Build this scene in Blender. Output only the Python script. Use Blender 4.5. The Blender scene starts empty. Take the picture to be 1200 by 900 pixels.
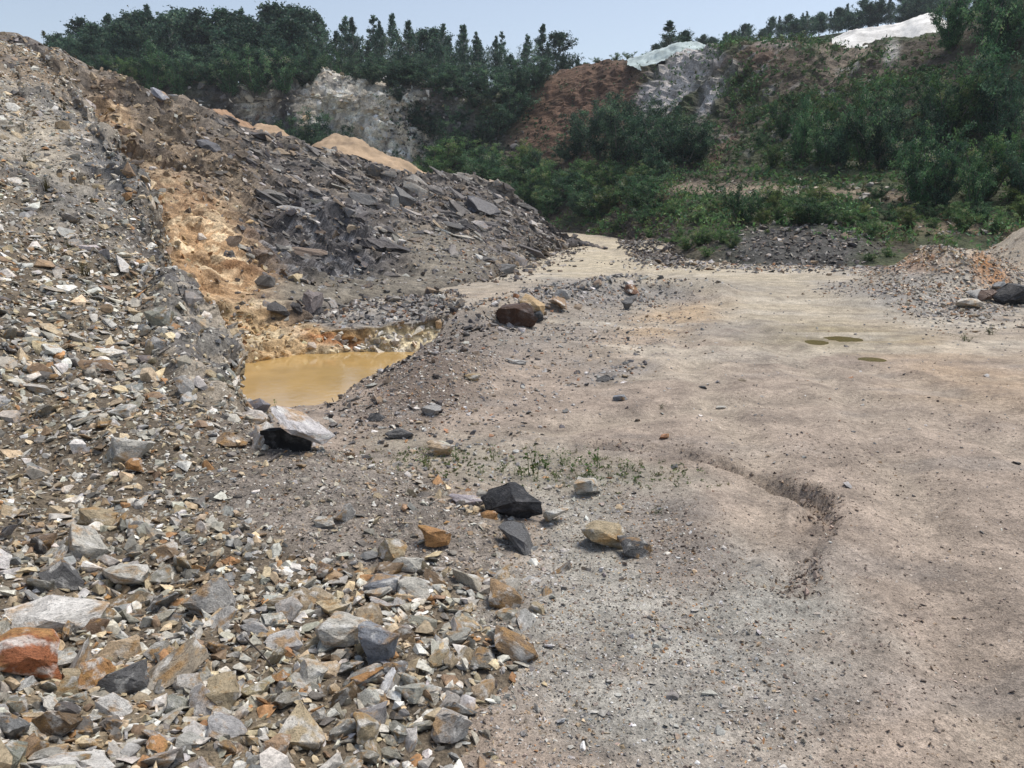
import bpy, bmesh, math, random
import numpy as np
from mathutils import Vector, Matrix

# ------------------------------------------------------------------ camera, sky, sun, exposure
S = bpy.context.scene
COL = S.collection
F, UC, VC, VH = 900.0, 600.0, 450.0, 225.0          # focal length in photo pixels, centre, horizon row
PITCH = math.atan((VC - VH) / F)
cam = bpy.data.cameras.new('camera'); camo = bpy.data.objects.new('camera', cam); COL.objects.link(camo)
cam.sensor_width = 36.0; cam.lens = 36.0 * F / 1200.0
cam.clip_start = 0.05; cam.clip_end = 3000.0
camo.location = (0, 0, 0); camo.rotation_euler = (math.pi / 2 - PITCH, 0, 0)
S.camera = camo

SUN_EL, SUN_AZ = math.radians(64), math.radians(55)  # azimuth measured from +Y towards +X
W = bpy.data.worlds.new('World'); S.world = W; W.use_nodes = True
nt = W.node_tree; nt.nodes.clear()
sky = nt.nodes.new('ShaderNodeTexSky'); sky.sky_type = 'NISHITA'; sky.sun_disc = False
sky.sun_elevation = SUN_EL; sky.sun_rotation = SUN_AZ
sky.air_density = 1.0; sky.dust_density = 1.0; sky.ozone_density = 2.0; sky.altitude = 300
hs = nt.nodes.new('ShaderNodeHueSaturation'); hs.inputs['Saturation'].default_value = 0.66
bg = nt.nodes.new('ShaderNodeBackground'); bg.inputs['Strength'].default_value = 0.058
wo = nt.nodes.new('ShaderNodeOutputWorld')
nt.links.new(sky.outputs[0], hs.inputs['Color']); nt.links.new(hs.outputs[0], bg.inputs[0]); nt.links.new(bg.outputs[0], wo.inputs[0])

sl = bpy.data.lights.new('sun', 'SUN'); sl.energy = 1.5; sl.angle = math.radians(28); sl.color = (1.0, 0.925, 0.83)
so = bpy.data.objects.new('sun', sl); COL.objects.link(so)
sd = Vector((math.sin(SUN_AZ) * math.cos(SUN_EL), math.cos(SUN_AZ) * math.cos(SUN_EL), math.sin(SUN_EL)))
so.rotation_euler = sd.to_track_quat('Z', 'Y').to_euler(); so.location = (0, 0, 60)
vs = S.view_settings; vs.view_transform = 'Standard'; vs.look = 'None'; vs.exposure = 1.36; vs.gamma = 1.0
vs.use_curve_mapping = False
S.cycles.max_bounces = 6; S.cycles.diffuse_bounces = 3; S.cycles.glossy_bounces = 2; S.cycles.transmission_bounces = 3
S.cycles.volume_bounces = 0; S.cycles.caustics_reflective = False; S.cycles.caustics_refractive = False

RNG = np.random.default_rng(7)
random.seed(7)
UPV = np.array([0, 0, 1.0])

# ------------------------------------------------------------------ maths helpers
def P(u, v, D):
    """world point at forward distance D seen at photo pixel (u, v); camera is the origin"""
    u = np.asarray(u, float); v = np.asarray(v, float); D = np.asarray(D, float)
    xc = (u - UC) / F; yc = (VC - v) / F
    cp, sp = math.cos(PITCH), math.sin(PITCH)
    y = cp + yc * sp; z = -sp + yc * cp
    D = D * (1 / cp - (v - VH) / F * sp) / cp          # D is nominal: height = -(v - VH) / F * D for any row
    return np.stack([xc / y * D, D + 0 * xc, z / y * D], -1)

def proj(p):
    cp, sp = math.cos(PITCH), math.sin(PITCH)
    zc = p[..., 1] * cp - p[..., 2] * sp
    yc = (p[..., 1] * sp + p[..., 2] * cp)
    zc = np.where(np.abs(zc) < 1e-6, 1e-6, zc)
    return UC + F * p[..., 0] / zc, VC - F * yc / zc, zc

def _h(ix, iy, iz, s):
    with np.errstate(over='ignore'):
        h = (ix.astype(np.uint32) * np.uint32(374761393) + iy.astype(np.uint32) * np.uint32(668265263)
             + iz.astype(np.uint32) * np.uint32(2147483647) + np.uint32(s * 974634777 % 4294967296))
        h = (h ^ (h >> np.uint32(13))) * np.uint32(1274126177)
        h = (h ^ (h >> np.uint32(16))) * np.uint32(2246822519)
        h = h ^ (h >> np.uint32(15))
    return h
def _f(h): return h.astype(np.float64) / 4294967295.0

def vnoise(p, s=0):
    i = np.floor(p).astype(np.int64); f = p - i
    w = f * f * f * (f * (f * 6 - 15) + 10)
    r = 0
    for dx in (0, 1):
        wx = w[..., 0] if dx else 1 - w[..., 0]
        for dy in (0, 1):
            wy = w[..., 1] if dy else 1 - w[..., 1]
            for dz in (0, 1):
                wz = w[..., 2] if dz else 1 - w[..., 2]
                r = r + wx * wy * wz * _f(_h(i[..., 0] + dx, i[..., 1] + dy, i[..., 2] + dz, s))
    return r * 2 - 1

_R = np.array(Matrix.Rotation(0.7, 3, Vector((1, 2, 0.5)).normalized()))
def fbm(p, sc, oct=4, s=0, gain=0.5):
    q = p * sc; a = 1.0; r = 0; t = 0
    for k in range(oct):
        r = r + a * vnoise(q, s + k * 17); t += a; a *= gain; q = (q @ _R) * 2.03 + 3.7
    return r / t * 1.5

def facet(p, sc, seed, tilt=1.1, k=2.6):
    """angular fractured relief: flat-topped tilted blocks meeting in creases (continuous); returns height, random id"""
    q = (p * np.asarray(sc)).astype(np.float64); i = np.floor(q).astype(np.int64)
    ax = np.array(Matrix.Rotation(seed * 1.7, 3, Vector((0.4, 0.8, 0.5)).normalized()))
    best = np.full(q.shape[:-1], -1e9); bh = np.zeros(q.shape[:-1], np.uint32)
    for dx in (-1, 0, 1):
        for dy in (-1, 0, 1):
            for dz in (-1, 0, 1):
                c = i + np.array([dx, dy, dz])
                h = _h(c[..., 0], c[..., 1], c[..., 2], seed)
                d = q - (c + np.stack([_f(h), _f(h * np.uint32(2654435761)), _f(h * np.uint32(40503) ^ (h >> np.uint32(7)))], -1))
                h2 = h * np.uint32(3266489917); h3 = h ^ (h2 >> np.uint32(9))
                gd = d[..., 0] * (_f(h2) - 0.5) + d[..., 1] * (_f(h3) - 0.5) + d[..., 2] * (_f(h2 ^ (h3 << np.uint32(5))) - 0.5)
                hc = (_f(h * np.uint32(1103515245)) - 0.5) * 0.9 + gd * tilt * 2 - k * np.maximum(0, np.abs(d @ ax).max(-1) - 0.30)
                m = hc > best; best = np.where(m, hc, best); bh = np.where(m, h, bh)
    return best - 0.2, _f(bh * np.uint32(69069) ^ (bh >> np.uint32(3)))

def sstep(a, b, x):
    t = np.clip((x - a) / (b - a), 0, 1); return t * t * (3 - 2 * t)
def zone(u, v, cu, cv, ru, rv, ang=0, soft=0.45, n=0):
    a = math.radians(ang); c, s = math.cos(a), math.sin(a)
    x = (u - cu) * c + (v - cv) * s; y = -(u - cu) * s + (v - cv) * c
    return 1 - sstep(1 - soft, 1 + soft, np.sqrt((x / ru) ** 2 + (y / rv) ** 2) + n)
def mix(a, b, t):
    return a * (1 - t[..., None]) + np.asarray(b) * t[..., None]
def catmull(y, x):
    """y: (n, ...) control values at integers; x: positions"""
    n = len(y); i = np.clip(np.floor(x).astype(int), 0, n - 2); t = (x - i).reshape((-1,) + (1,) * (y.ndim - 1))
    def g(k): return y[np.clip(k, 0, n - 1)]
    p1, p2 = g(i), g(i + 1)
    p0 = np.where((i - 1 < 0).reshape(t.shape), 2 * p1 - p2, g(i - 1)); p3 = np.where((i + 2 > n - 1).reshape(t.shape), 2 * p2 - p1, g(i + 2))
    return 0.5 * (2 * p1 + (p2 - p0) * t + (2 * p0 - 5 * p1 + 4 * p2 - p3) * t ** 2 + (3 * p1 - p0 - 3 * p2 + p3) * t ** 3)

# ------------------------------------------------------------------ mesh helpers
def mesh_np(name, verts, faces, k, col=None, smooth=False):
    me = bpy.data.meshes.new(name)
    nv, nf = len(verts), len(faces)
    me.vertices.add(nv); me.vertices.foreach_set('co', np.ascontiguousarray(verts, np.float32).ravel())
    me.loops.add(nf * k); me.loops.foreach_set('vertex_index', np.ascontiguousarray(faces, np.int32).ravel())
    me.polygons.add(nf); me.polygons.foreach_set('loop_start', np.arange(0, nf * k, k, dtype=np.int32))
    me.polygons.foreach_set('use_smooth', np.full(nf, smooth, bool))
    if col is not None:
        a = me.color_attributes.new('Col', 'FLOAT_COLOR', 'POINT')
        a.data.foreach_set('color', np.ascontiguousarray(np.concatenate([col, np.ones((nv, 1))], 1), np.float32).ravel())
    me.update(calc_edges=True); me.validate()
    return me
def link(name, me, mat=None, parent=None):
    o = bpy.data.objects.new(name, me); COL.objects.link(o)
    if mat is not None and len(me.materials) == 0: me.materials.append(mat)
    if parent is not None: o.parent = parent
    return o
def tag(o, label=None, cat=None, group=None, kind=None):
    if label: o['label'] = label
    if cat: o['category'] = cat
    if group: o['group'] = group
    if kind: o['kind'] = kind
    return o
def grid_faces(nr, nc):
    a = np.arange(nr * nc).reshape(nr, nc)
    return np.stack([a[:-1, :-1], a[:-1, 1:], a[1:, 1:], a[1:, :-1]], -1).reshape(-1, 4)
def grid_normals(g):
    du = np.gradient(g, axis=1); dv = np.gradient(g, axis=0)
    n = np.cross(du, dv); n /= np.linalg.norm(n, axis=-1, keepdims=True) + 1e-12
    return n

def fine(g, cell):
    """1 where the grid is dense enough to carry relief of that size, else 0"""
    sp = np.maximum(np.linalg.norm(np.gradient(g, axis=0), axis=-1), np.linalg.norm(np.gradient(g, axis=1), axis=-1))
    return sstep(1.3, 3.2, cell / (sp + 1e-9))
PATCH = {}
class Patch: pass
def register(name, g, u0, v0):
    p = Patch(); p.g = g; p.n = grid_normals(g); p.u, p.v, p.z = proj(g); p.u0, p.v0 = u0, v0
    PATCH[name] = p; return p
def loft(rows, nr, nc):
    C = np.array(rows, float); C[..., 2] = np.log(C[..., 2])
    # spread samples over rows/columns by their visible size
    def dense(n, ctl):
        w = np.concatenate([[0], np.cumsum(ctl)]); t = np.linspace(0, w[-1], n)
        return np.interp(t, w, np.arange(len(w)))
    dr = np.hypot(np.diff(C[..., 0], axis=0), np.diff(C[..., 1], axis=0)).mean(1) + 6
    dc = np.hypot(np.diff(C[..., 0], axis=1), np.diff(C[..., 1], axis=1)).mean(0) + 6
    G = catmull(C, dense(nr, dr))
    G = np.swapaxes(catmull(np.swapaxes(G, 0, 1), dense(nc, dc)), 0, 1)
    return P(G[..., 0], G[..., 1], np.exp(G[..., 2])), G[..., 0], G[..., 1]

# ------------------------------------------------------------------ materials
def newmat(name):
    m = bpy.data.materials.new(name); m.use_nodes = True
    t = m.node_tree; t.nodes.clear()
    o = t.nodes.new('ShaderNodeOutputMaterial'); b = t.nodes.new('ShaderNodeBsdfPrincipled')
    t.links.new(b.outputs[0], o.inputs[0]); b.inputs['Specular IOR Level'].default_value = 0.35
    return m, t, b
def nd(t, kind, **kw):
    n = t.nodes.new(kind)
    for k, v in kw.items():
        if k in n.inputs.keys() if hasattr(n.inputs, 'keys') else False: n.inputs[k].default_value = v
        else: setattr(n, k, v)
    return n
def noise(t, vec, scale, detail=6, rough=0.6):
    n = t.nodes.new('ShaderNodeTexNoise'); n.inputs['Scale'].default_value = scale
    n.inputs['Detail'].default_value = detail; n.inputs['Roughness'].default_value = rough
    t.links.new(vec, n.inputs['Vector']); return n.outputs['Fac']
def ramp(t, fac, stops):
    r = t.nodes.new('ShaderNodeValToRGB'); e = r.color_ramp.elements
    while len(e) < len(stops): e.new(0.5)
    for el, (p, c) in zip(e, stops):
        el.position = p; el.color = (c, c, c, 1) if not hasattr(c, '__len__') else (*c, 1)
    t.links.new(fac, r.inputs[0]); return r.outputs[0]
def mult(t, a, b, fac=1.0, mode='MULTIPLY'):
    m = t.nodes.new('ShaderNodeMix'); m.data_type = 'RGBA'; m.blend_type = mode
    if isinstance(fac, float): m.inputs[0].default_value = fac
    else: t.links.new(fac, m.inputs[0])
    for s, x in ((m.inputs[6], a), (m.inputs[7], b)):
        if hasattr(x, '__len__'): s.default_value = (*x, 1)
        else: t.links.new(x, s)
    return m.outputs[2]
def bump(t, b, h, strength, dist, prev=None):
    n = t.nodes.new('ShaderNodeBump'); n.inputs['Strength'].default_value = strength; n.inputs['Distance'].default_value = dist
    t.links.new(h, n.inputs['Height'])
    if prev is not None: t.links.new(prev, n.inputs['Normal'])
    t.links.new(n.outputs[0], b.inputs['Normal']); return n.outputs[0]
def attr(t, name='Col'):
    a = t.nodes.new('ShaderNodeAttribute'); a.attribute_name = name; return a.outputs['Color']
def coord(t, which='Object'):
    return t.nodes.new('ShaderNodeTexCoord').outputs[which]

def terrain_mat(name, s_big, s_fine, b1, b2, rough=0.85, grain=0.5, spec=0.3):
    """vertex-zone colour broken up by three scales of noise; grain of the soil as bump"""
    m, t, b = newmat(name); c = coord(t)
    col = attr(t)
    n1 = noise(t, c, s_big, 7); n2 = noise(t, c, s_fine, 5, 0.7); n3 = noise(t, c, s_fine * 4.3, 3, 0.7)
    col = mult(t, col, ramp(t, n1, [(0.25, 0.62), (0.5, 1.0), (0.75, 1.32)]))
    col = mult(t, col, ramp(t, n2, [(0.3, 1 - grain), (0.5, 1.0), (0.72, 1 + grain)]))
    col = mult(t, col, ramp(t, n3, [(0.34, 1 - grain), (0.5, 1.0), (0.68, 1 + grain)]))
    t.links.new(col, b.inputs['Base Color']); b.inputs['Roughness'].default_value = rough
    b.inputs['Specular IOR Level'].default_value = spec
    p = bump(t, b, n1, 0.35, b1); p = bump(t, b, n2, 0.8, b2, p); bump(t, b, n3, 0.7, b2 * 0.35, p)
    return m
M_FLOOR = terrain_mat('quarry_floor', 2.6, 19.0, 0.06, 0.035, 0.8, 0.38)
M_SCREE = terrain_mat('scree_soil', 1.2, 14.0, 0.06, 0.03, 0.85, 0.5)
M_FACE = terrain_mat('rock_face', 0.8, 5.0, 0.18, 0.08, 0.72, 0.38)
M_BACK = terrain_mat('far_slope', 0.35, 1.6, 0.5, 0.25, 0.9, 0.4)
M_SAND = terrain_mat('sand', 0.8, 6.0, 0.05, 0.02, 0.9, 0.12)

def rock_shade(t, b, col, c, sc):
    n1 = noise(t, c, 1.6 * sc, 6, 0.65); n2 = noise(t, c, 7 * sc, 5, 0.7); n3 = noise(t, c, 26 * sc, 3, 0.7)
    col = mult(t, col, (0.36, 0.185, 0.075), mult(t, ramp(t, n1, [(0.55, 0.0), (0.70, 0.62)]), attr(t, 'none'), 0.0))
    col = mult(t, col, ramp(t, n2, [(0.28, 0.55), (0.5, 1.0), (0.72, 1.3)]))
    col = mult(t, col, ramp(t, n3, [(0.3, 0.55), (0.45, 1.0), (0.7, 1.2)]))
    t.links.new(col, b.inputs['Base Color'])
    b.inputs['Roughness'].default_value = 0.68; b.inputs['Specular IOR Level'].default_value = 0.35
    p = bump(t, b, n2, 0.5, 0.05 / sc); bump(t, b, n3, 0.5, 0.015 / sc, p)
def mat_stone_obj():
    m, t, b = newmat('loose_stone'); oi = t.nodes.new('ShaderNodeObjectInfo'); tc = t.nodes.new('ShaderNodeTexCoord')
    ad = t.nodes.new('ShaderNodeVectorMath'); ad.operation = 'MULTIPLY_ADD'
    cmb = t.nodes.new('ShaderNodeCombineXYZ')
    for k in range(3): t.links.new(oi.outputs['Random'], cmb.inputs[k])
    t.links.new(cmb.outputs[0], ad.inputs[0]); ad.inputs[1].default_value = (37, 53, 71); t.links.new(tc.outputs['Object'], ad.inputs[2])
    rock = ad.outputs[0]
    n1 = noise(t, rock, 1.5, 5, 0.6)
    col = mult(t, oi.outputs['Color'], (0.46, 0.27, 0.10), ramp(t, n1, [(0.52, 0.0), (0.62, 0.75)]), 'MIX')
    nb = noise(t, rock, 1.9, 4, 0.6)
    n0 = t.nodes.new('ShaderNodeTexNoise')
    col = mult(t, col, (0.74, 0.73, 0.69), ramp(t, nb, [(0.53, 0.0), (0.64, 0.75)]), 'MIX')
    n2 = noise(t, rock, 5, 6, 0.7); n3 = noise(t, rock, 22, 4, 0.75)
    col = mult(t, col, ramp(t, n2, [(0.28, 0.5), (0.5, 1.0), (0.72, 1.3)]))
    col = mult(t, col, ramp(t, n3, [(0.32, 0.35), (0.45, 1.0), (0.7, 1.25)]))
    t.links.new(col, b.inputs['Base Color']); b.inputs['Roughness'].default_value = 0.62
    t.nodes.remove(n0)
    p = bump(t, b, n2, 0.55, 0.10); bump(t, b, n3, 0.55, 0.03, p)
    return m
def mat_dark_obj():
    m, t, b = newmat('dark_stone'); oi = t.nodes.new('ShaderNodeObjectInfo'); c = coord(t)
    n2 = noise(t, c, 3, 6, 0.7); n3 = noise(t, c, 16, 4, 0.75)
    col = mult(t, oi.outputs['Color'], (0.30, 0.29, 0.29), ramp(t, n2, [(0.5, 0.0), (0.72, 0.5)]), 'MIX')
    col = mult(t, col, ramp(t, n3, [(0.3, 0.55), (0.5, 1.0), (0.7, 1.35)]))
    t.links.new(col, b.inputs['Base Color']); b.inputs['Roughness'].default_value = 0.5
    p = bump(t, b, n2, 0.6, 0.10); bump(t, b, n3, 0.5, 0.03, p)
    return m
def mat_stone_stuff():
    m, t, b = newmat('rubble_stones'); c = coord(t)
    n2 = noise(t, c, 16, 5, 0.7); n3 = noise(t, c, 70, 3, 0.7)
    n4 = noise(t, c, 9, 4, 0.6)
    col = mult(t, attr(t), (0.44, 0.28, 0.13), ramp(t, n4, [(0.56, 0.0), (0.66, 0.5)]), 'MIX')
    col = mult(t, col, ramp(t, n2, [(0.28, 0.5), (0.5, 1.0), (0.72, 1.4)]))
    col = mult(t, col, ramp(t, n3, [(0.3, 0.6), (0.5, 1.0), (0.7, 1.25)]))
    t.links.new(col, b.inputs['Base Color']); b.inputs['Roughness'].default_value = 0.66
    bump(t, b, n2, 0.5, 0.02)
    return m
M_STONE, M_DARK, M_RUBBLE = mat_stone_obj(), mat_dark_obj(), mat_stone_stuff()

def leaf_mat(name, hue, var=0.35):
    m, t, b = newmat(name); oi = t.nodes.new('ShaderNodeObjectInfo')
    col = mult(t, attr(t), ramp(t, oi.outputs['Random'], [(0, 1 - var), (1, 1 + var)]))
    col = mult(t, col, hue)
    t.links.new(col, b.inputs['Base Color']); b.inputs['Roughness'].default_value = 0.6
    b.inputs['Specular IOR Level'].default_value = 0.25
    tr = t.nodes.new('ShaderNodeBsdfTranslucent'); t.links.new(col, tr.inputs[0])
    mx = t.nodes.new('ShaderNodeMixShader'); mx.inputs[0].default_value = 0.35
    t.links.new(b.outputs[0], mx.inputs[1]); t.links.new(tr.outputs[0], mx.inputs[2])
    t.links.new(mx.outputs[0], t.nodes['Material Output'].inputs[0])
    return m
def plain_mat(name, colr, rough=0.8, var=0.3, sc=8.0):
    m, t, b = newmat(name); n = noise(t, coord(t), sc, 5)
    t.links.new(mult(t, colr, ramp(t, n, [(0.3, 1 - var), (0.7, 1 + var)])), b.inputs['Base Color'])
    b.inputs['Roughness'].default_value = rough; bump(t, b, n, 0.4, 0.02)
    return m
M_BARK = plain_mat('bark', (0.13, 0.12, 0.105))
M_BIRCH = plain_mat('birch_bark', (0.34, 0.33, 0.31), 0.7, 0.4, 5.0)

# ------------------------------------------------------------------ quarry floor (one sheet, to the horizon)
WATER_Z = -3.05
def floor_base(D): return -(2.4 + 0.012 * np.clip(D, 0, 200))
def Dfl(v): return 2.4 / ((v - VH) / F - 0.012)
def PF(u, v): return P(u, v, Dfl(v))
PIT = np.array([P(a, b, c)[:2] for a, b, c in [(215, 450, 12.8), (225, 410, 16.5), (300, 385, 18.0), (385, 352, 20.0), (450, 347, 20.6), (520, 345, 20.6),
      (556, 366, 16.2), (545, 386, 14.5), (497, 412, 12.5), (452, 440, 11.0), (415, 464, 9.9), (390, 480, 9.2), (340, 484, 9.0), (250, 500, 8.9), (190, 480, 10.5)]])
def poly_sd(pt, poly):
    d = np.full(pt.shape[:-1], 1e9); ins = np.zeros(pt.shape[:-1], bool); n = len(poly)
    for i in range(n):
        a, b = poly[i], poly[(i + 1) % n]; e = b - a; w = pt - a
        t = np.clip((w @ e) / (e @ e), 0, 1); q = w - t[..., None] * e
        d = np.minimum(d, (q ** 2).sum(-1))
        c = ((a[1] <= pt[..., 1]) != (b[1] <= pt[..., 1]))
        ins ^= c & (pt[..., 0] < a[0] + (pt[..., 1] - a[1]) * (b[0] - a[0]) / ((b[1] - a[1]) if b[1] != a[1] else 1e-9))
    return np.sqrt(d) * np.where(ins, 1, -1)
def seg_d(pt, pts):
    d = np.full(pt.shape[:-1], 1e9)
    for a, b in zip(pts[:-1], pts[1:]):
        e = b - a; w = pt - a; t = np.clip((w @ e) / (e @ e), 0, 1); q = w - t[..., None] * e
        d = np.minimum(d, (q ** 2).sum(-1))
    return np.sqrt(d)
def gauss(x, y, c, rx, ry=None, ang=0):
    ry = ry or rx; a = math.radians(ang)
    X = (x - c[0]) * math.cos(a) + (y - c[1]) * math.sin(a); Y = -(x - c[0]) * math.sin(a) + (y - c[1]) * math.cos(a)
    return np.exp(-(X / rx) ** 2 - (Y / ry) ** 2)
RIDGE = np.array([PF(u, v)[:2] for u, v in [(545, 395), (600, 372), (660, 352), (740, 342), (835, 346)]])
RUT = np.array([PF(u, v)[:2] for u, v in [(700, 520), (800, 530), (900, 560), (965, 590), (958, 635), (938, 668), (934, 696)]])
TRK = [np.array([PF(u, v)[:2] for u, v in L]) for L in
       ([(1180, 900), (1110, 700), (1060, 560), (1000, 470), (920, 410), (830, 350), (760, 310), (715, 292), (690, 280)],
        [(900, 660), (900, 560), (840, 470), (800, 400), (770, 350), (735, 308), (700, 286)],
        [(1400, 560), (1150, 470), (1000, 430), (850, 420), (700, 450)],
        [(1400, 640), (1180, 520), (1020, 470), (860, 470), (640, 500)])]
HEAP = P(1112, 345, 20.5)
def floor_z(x, y, fine=True):
    p = np.stack([x, y, 0 * x], -1); pt = p[..., :2]
    z = floor_base(y)
    r = np.hypot(x, y)
    z = z + 0.06 * fbm(p, 0.22, 3, 3) * np.clip(r / 8, 0.3, 1) + 0.009 * fbm(p, 0.9, 3, 5)
    # mounds
    z = z + 0.38 * gauss(x, y, PF(516, 445), 0.7, 1.2, -25) + 0.16 * gauss(x, y, PF(620, 410), 1.6, 1.0)
    dr = seg_d(pt, RIDGE); z = z + 0.35 * np.exp(-(dr / 0.8) ** 2) * (1 + 0.6 * fbm(p, 1.2, 3, 9))
    z = z + 1.15 * np.minimum(1, 1.35 * gauss(x, y, HEAP, 1.75, 1.4, 8)) * (1 + 0.22 * fbm(p, 1.3, 4, 11)) + 0.30 * gauss(x, y, P(1060, 350, 18.5), 1.5, 1.2)
    z = z + 2.6 * gauss(x, y, P(1285, 300, 23), 3.0, 2.6, 20) * (1 + 0.12 * fbm(p, 1.1, 4, 12))
    z = z + 0.55 * gauss(x, y, P(765, 296, 37), 1.7, 1.0, -15) * (1 + 0.3 * fbm(p, 1.5, 3, 13))
    # wet rut with a pushed-up rim, and wheel tracks
    d = seg_d(pt, RUT) + 0.12 * fbm(p, 2.2, 3, 15)
    z = z - np.clip(0.07 + 0.06 * fbm(p, 0.8, 2, 16), 0.01, 0.2) * np.exp(-(d / 0.07) ** 2) + 0.028 * np.exp(-((d - 0.17) / 0.07) ** 2)
    for k, T in enumerate(TRK):
        d = seg_d(pt, T) + 0.10 * fbm(p, 1.3, 2, 21 + k)
        z = z - 0.045 * np.exp(-(d / 0.22) ** 2) + 0.02 * np.exp(-((d - 0.42) / 0.16) ** 2)
    # shallow puddle hollows
    for c, a, b in PUD: z = z - 0.09 * gauss(x, y, c, a, b) * (1 + 0.5 * fbm(p, 3.0, 3, 37))
    # soft humps of pushed dirt
    lump = np.clip(fbm(p, 0.5, 3, 31), 0, 1)
    z = z + 0.020 * lump * fbm(p, 3.5, 3, 33) * sstep(20, 9, r) + 0.009 * fbm(p, 6.0, 3, 35) * sstep(11, 5, r) + 0.010 * np.clip(fbm(p * [1, 1.6, 1], 11.0, 2, 36), 0, 2) * sstep(7, 3.5, r)
    sd_ = poly_sd(pt, PIT) + 0.10 * fbm(p, 1.2, 3, 41)
    t = sstep(-0.05, 0.75, sd_); z = z * (1 - t) + (WATER_Z - 0.55) * t
    return z
PUD = [(PF(990, 396), 0.36, 0.27), (PF(958, 400), 0.19, 0.22), (PF(1022, 422), 0.17, 0.15)]

us = np.concatenate([np.linspace(-2.2, -1.2, 10)[:-1], np.linspace(-1.2, -0.72, 20)[:-1], np.linspace(-0.72, 0.72, 420)[:-1], np.linspace(0.72, 1.2, 40)[:-1], np.linspace(1.2, 2.2, 10)])
ds = np.concatenate([np.geomspace(0.5, 2.2, 22)[:-1], np.geomspace(2.2, 60, 310)[:-1], np.geomspace(60, 420, 24)])
DD, UU = np.meshgrid(ds, us, indexing='ij')
X, Y = UU * DD, DD
Zf = floor_z(X, Y)
g = np.stack([X, Y, Zf], -1)
pf = register('floor', g, *proj(g)[:2])
u, v = pf.u0, pf.v0
n1 = fbm(g * [1, 1, 0], 0.45, 4, 51); n2 = fbm(g * [1, 1, 0], 1.6, 4, 53); n3 = fbm(g * [1, 1, 0], 5.0, 3, 55)
nn = 0.35 * n1 + 0.25 * n2
c = np.zeros(g.shape) + [0.36, 0.294, 0.238]
c = mix(c, (0.40, 0.345, 0.268), sstep(500, 320, v + 60 * n1) * 0.9)
c = mix(c, (0.50, 0.435, 0.315), zone(u, v, 740, 312, 150, 34, 8, 0.6, nn) * 0.9)
c = mix(c, (0.44, 0.385, 0.29), zone(u, v, 900, 345, 260, 30, 3, 0.6, nn) * 0.8)
c = mix(c, (0.36, 0.345, 0.305), zone(u, v, 760, 760, 240, 130, 25, 0.5, nn))
c = mix(c, (0.36, 0.34, 0.295), zone(u, v, 720, 620, 110, 60, 20, 0.5, nn) * 0.9)
c = mix(c, (0.43, 0.30, 0.18), zone(u, v, 1130, 440, 110, 30, 12, 0.9, nn) * 0.45)
c = mix(c, (0.46, 0.33, 0.20), zone(u, v, 790, 372, 70, 18, -18, 0.6, nn) * 0.75)
c = mix(c, (0.155, 0.122, 0.10), zone(u, v, 495, 445, 95, 50, -28, 0.5, nn) * 0.9)
c = mix(c, (0.23, 0.215, 0.20), zone(u, v, 640, 380, 110, 35, -10, 0.6, nn) * 0.5)
c = mix(c, (0.30, 0.285, 0.225), zone(u, v, 590, 540, 150, 32, 5, 0.6, nn) * 0.7)
c = mix(c, (0.19, 0.15, 0.125), zone(u, v, 790, 640, 60, 45, 40, 0.6, nn) * 0.7)
c = mix(c, (0.29, 0.245, 0.14), zone(u, v, 965, 398, 95, 16, 0, 0.7, nn * 0.5) * 0.7)
c = mix(c, (0.30, 0.285, 0.26), zone(u, v, 1100, 345, 100, 30, 5, 0.5, nn) * 0.9)
c = mix(c, (0.42, 0.20, 0.075), zone(u, v, 1163, 325, 16, 34, -35, 0.4, nn * 0.5))
c = mix(c, (0.38, 0.23, 0.14), zone(u, v, 1070, 308, 60, 9, 0, 0.5, nn) * 0.6)
wsm = fbm(g * [0.45, 1.5, 0] + 3, 0.7, 5, 59)
c = mix(c, (0.52, 0.47, 0.385), sstep(0.15, 0.6, wsm) * 0.6 * sstep(520, 380, v))
c = mix(c, (0.225, 0.215, 0.21), np.maximum.reduce([zone(u, v, 720, 345, 110, 14, 2, 0.6, nn), zone(u, v, 715, 440, 45, 9, -12, 0.6, nn), zone(u, v, 870, 390, 70, 10, 5, 0.8, nn) * 0.6, zone(u, v, 850, 335, 80, 7, 5, 0.8, nn) * 0.6, zone(u, v, 1010, 340, 60, 8, 0, 0.8, nn) * 0.7]) * 0.75)
damp = np.exp(-((seg_d(g[..., :2], RUT) + 0.12 * n2) / 0.12) ** 2)
c = mix(c, (0.15, 0.115, 0.09), damp * 0.7 * sstep(-0.3, 0.3, n3 + 0.5 * n2))
for k, T in enumerate(TRK):
    d = seg_d(g[..., :2], T) + 0.12 * n2
    c = mix(c, (0.42, 0.365, 0.285), np.exp(-(d / 0.28) ** 2) * 0.35 * sstep(-0.6, 0.8, n1 + 0.4))
c = mix(c, (0.22, 0.18, 0.15), sstep(0.1, 0.8, fbm(g * [0.7, 1.5, 0], 3.0, 4, 58)) * 0.45 * sstep(300, 420, v))
c = mix(c, (0.25, 0.235, 0.22), sstep(0.2, 0.8, fbm(g * [0.6, 1.6, 0], 1.3, 5, 57)) * 0.32)
c = mix(c, (0.30, 0.22, 0.12), sstep(0.1, 0.5, poly_sd(g[..., :2], PIT)) * 0.7)
c = c * (1 + 0.16 * n3[..., None])
floor_col = np.clip(c, 0.02, 0.8)
o = link('quarry_floor', mesh_np('quarry_floor', g.reshape(-1, 3), grid_faces(*g.shape[:2]), 4, floor_col.reshape(-1, 3), True), M_FLOOR)
tag(o, kind='structure')

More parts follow.
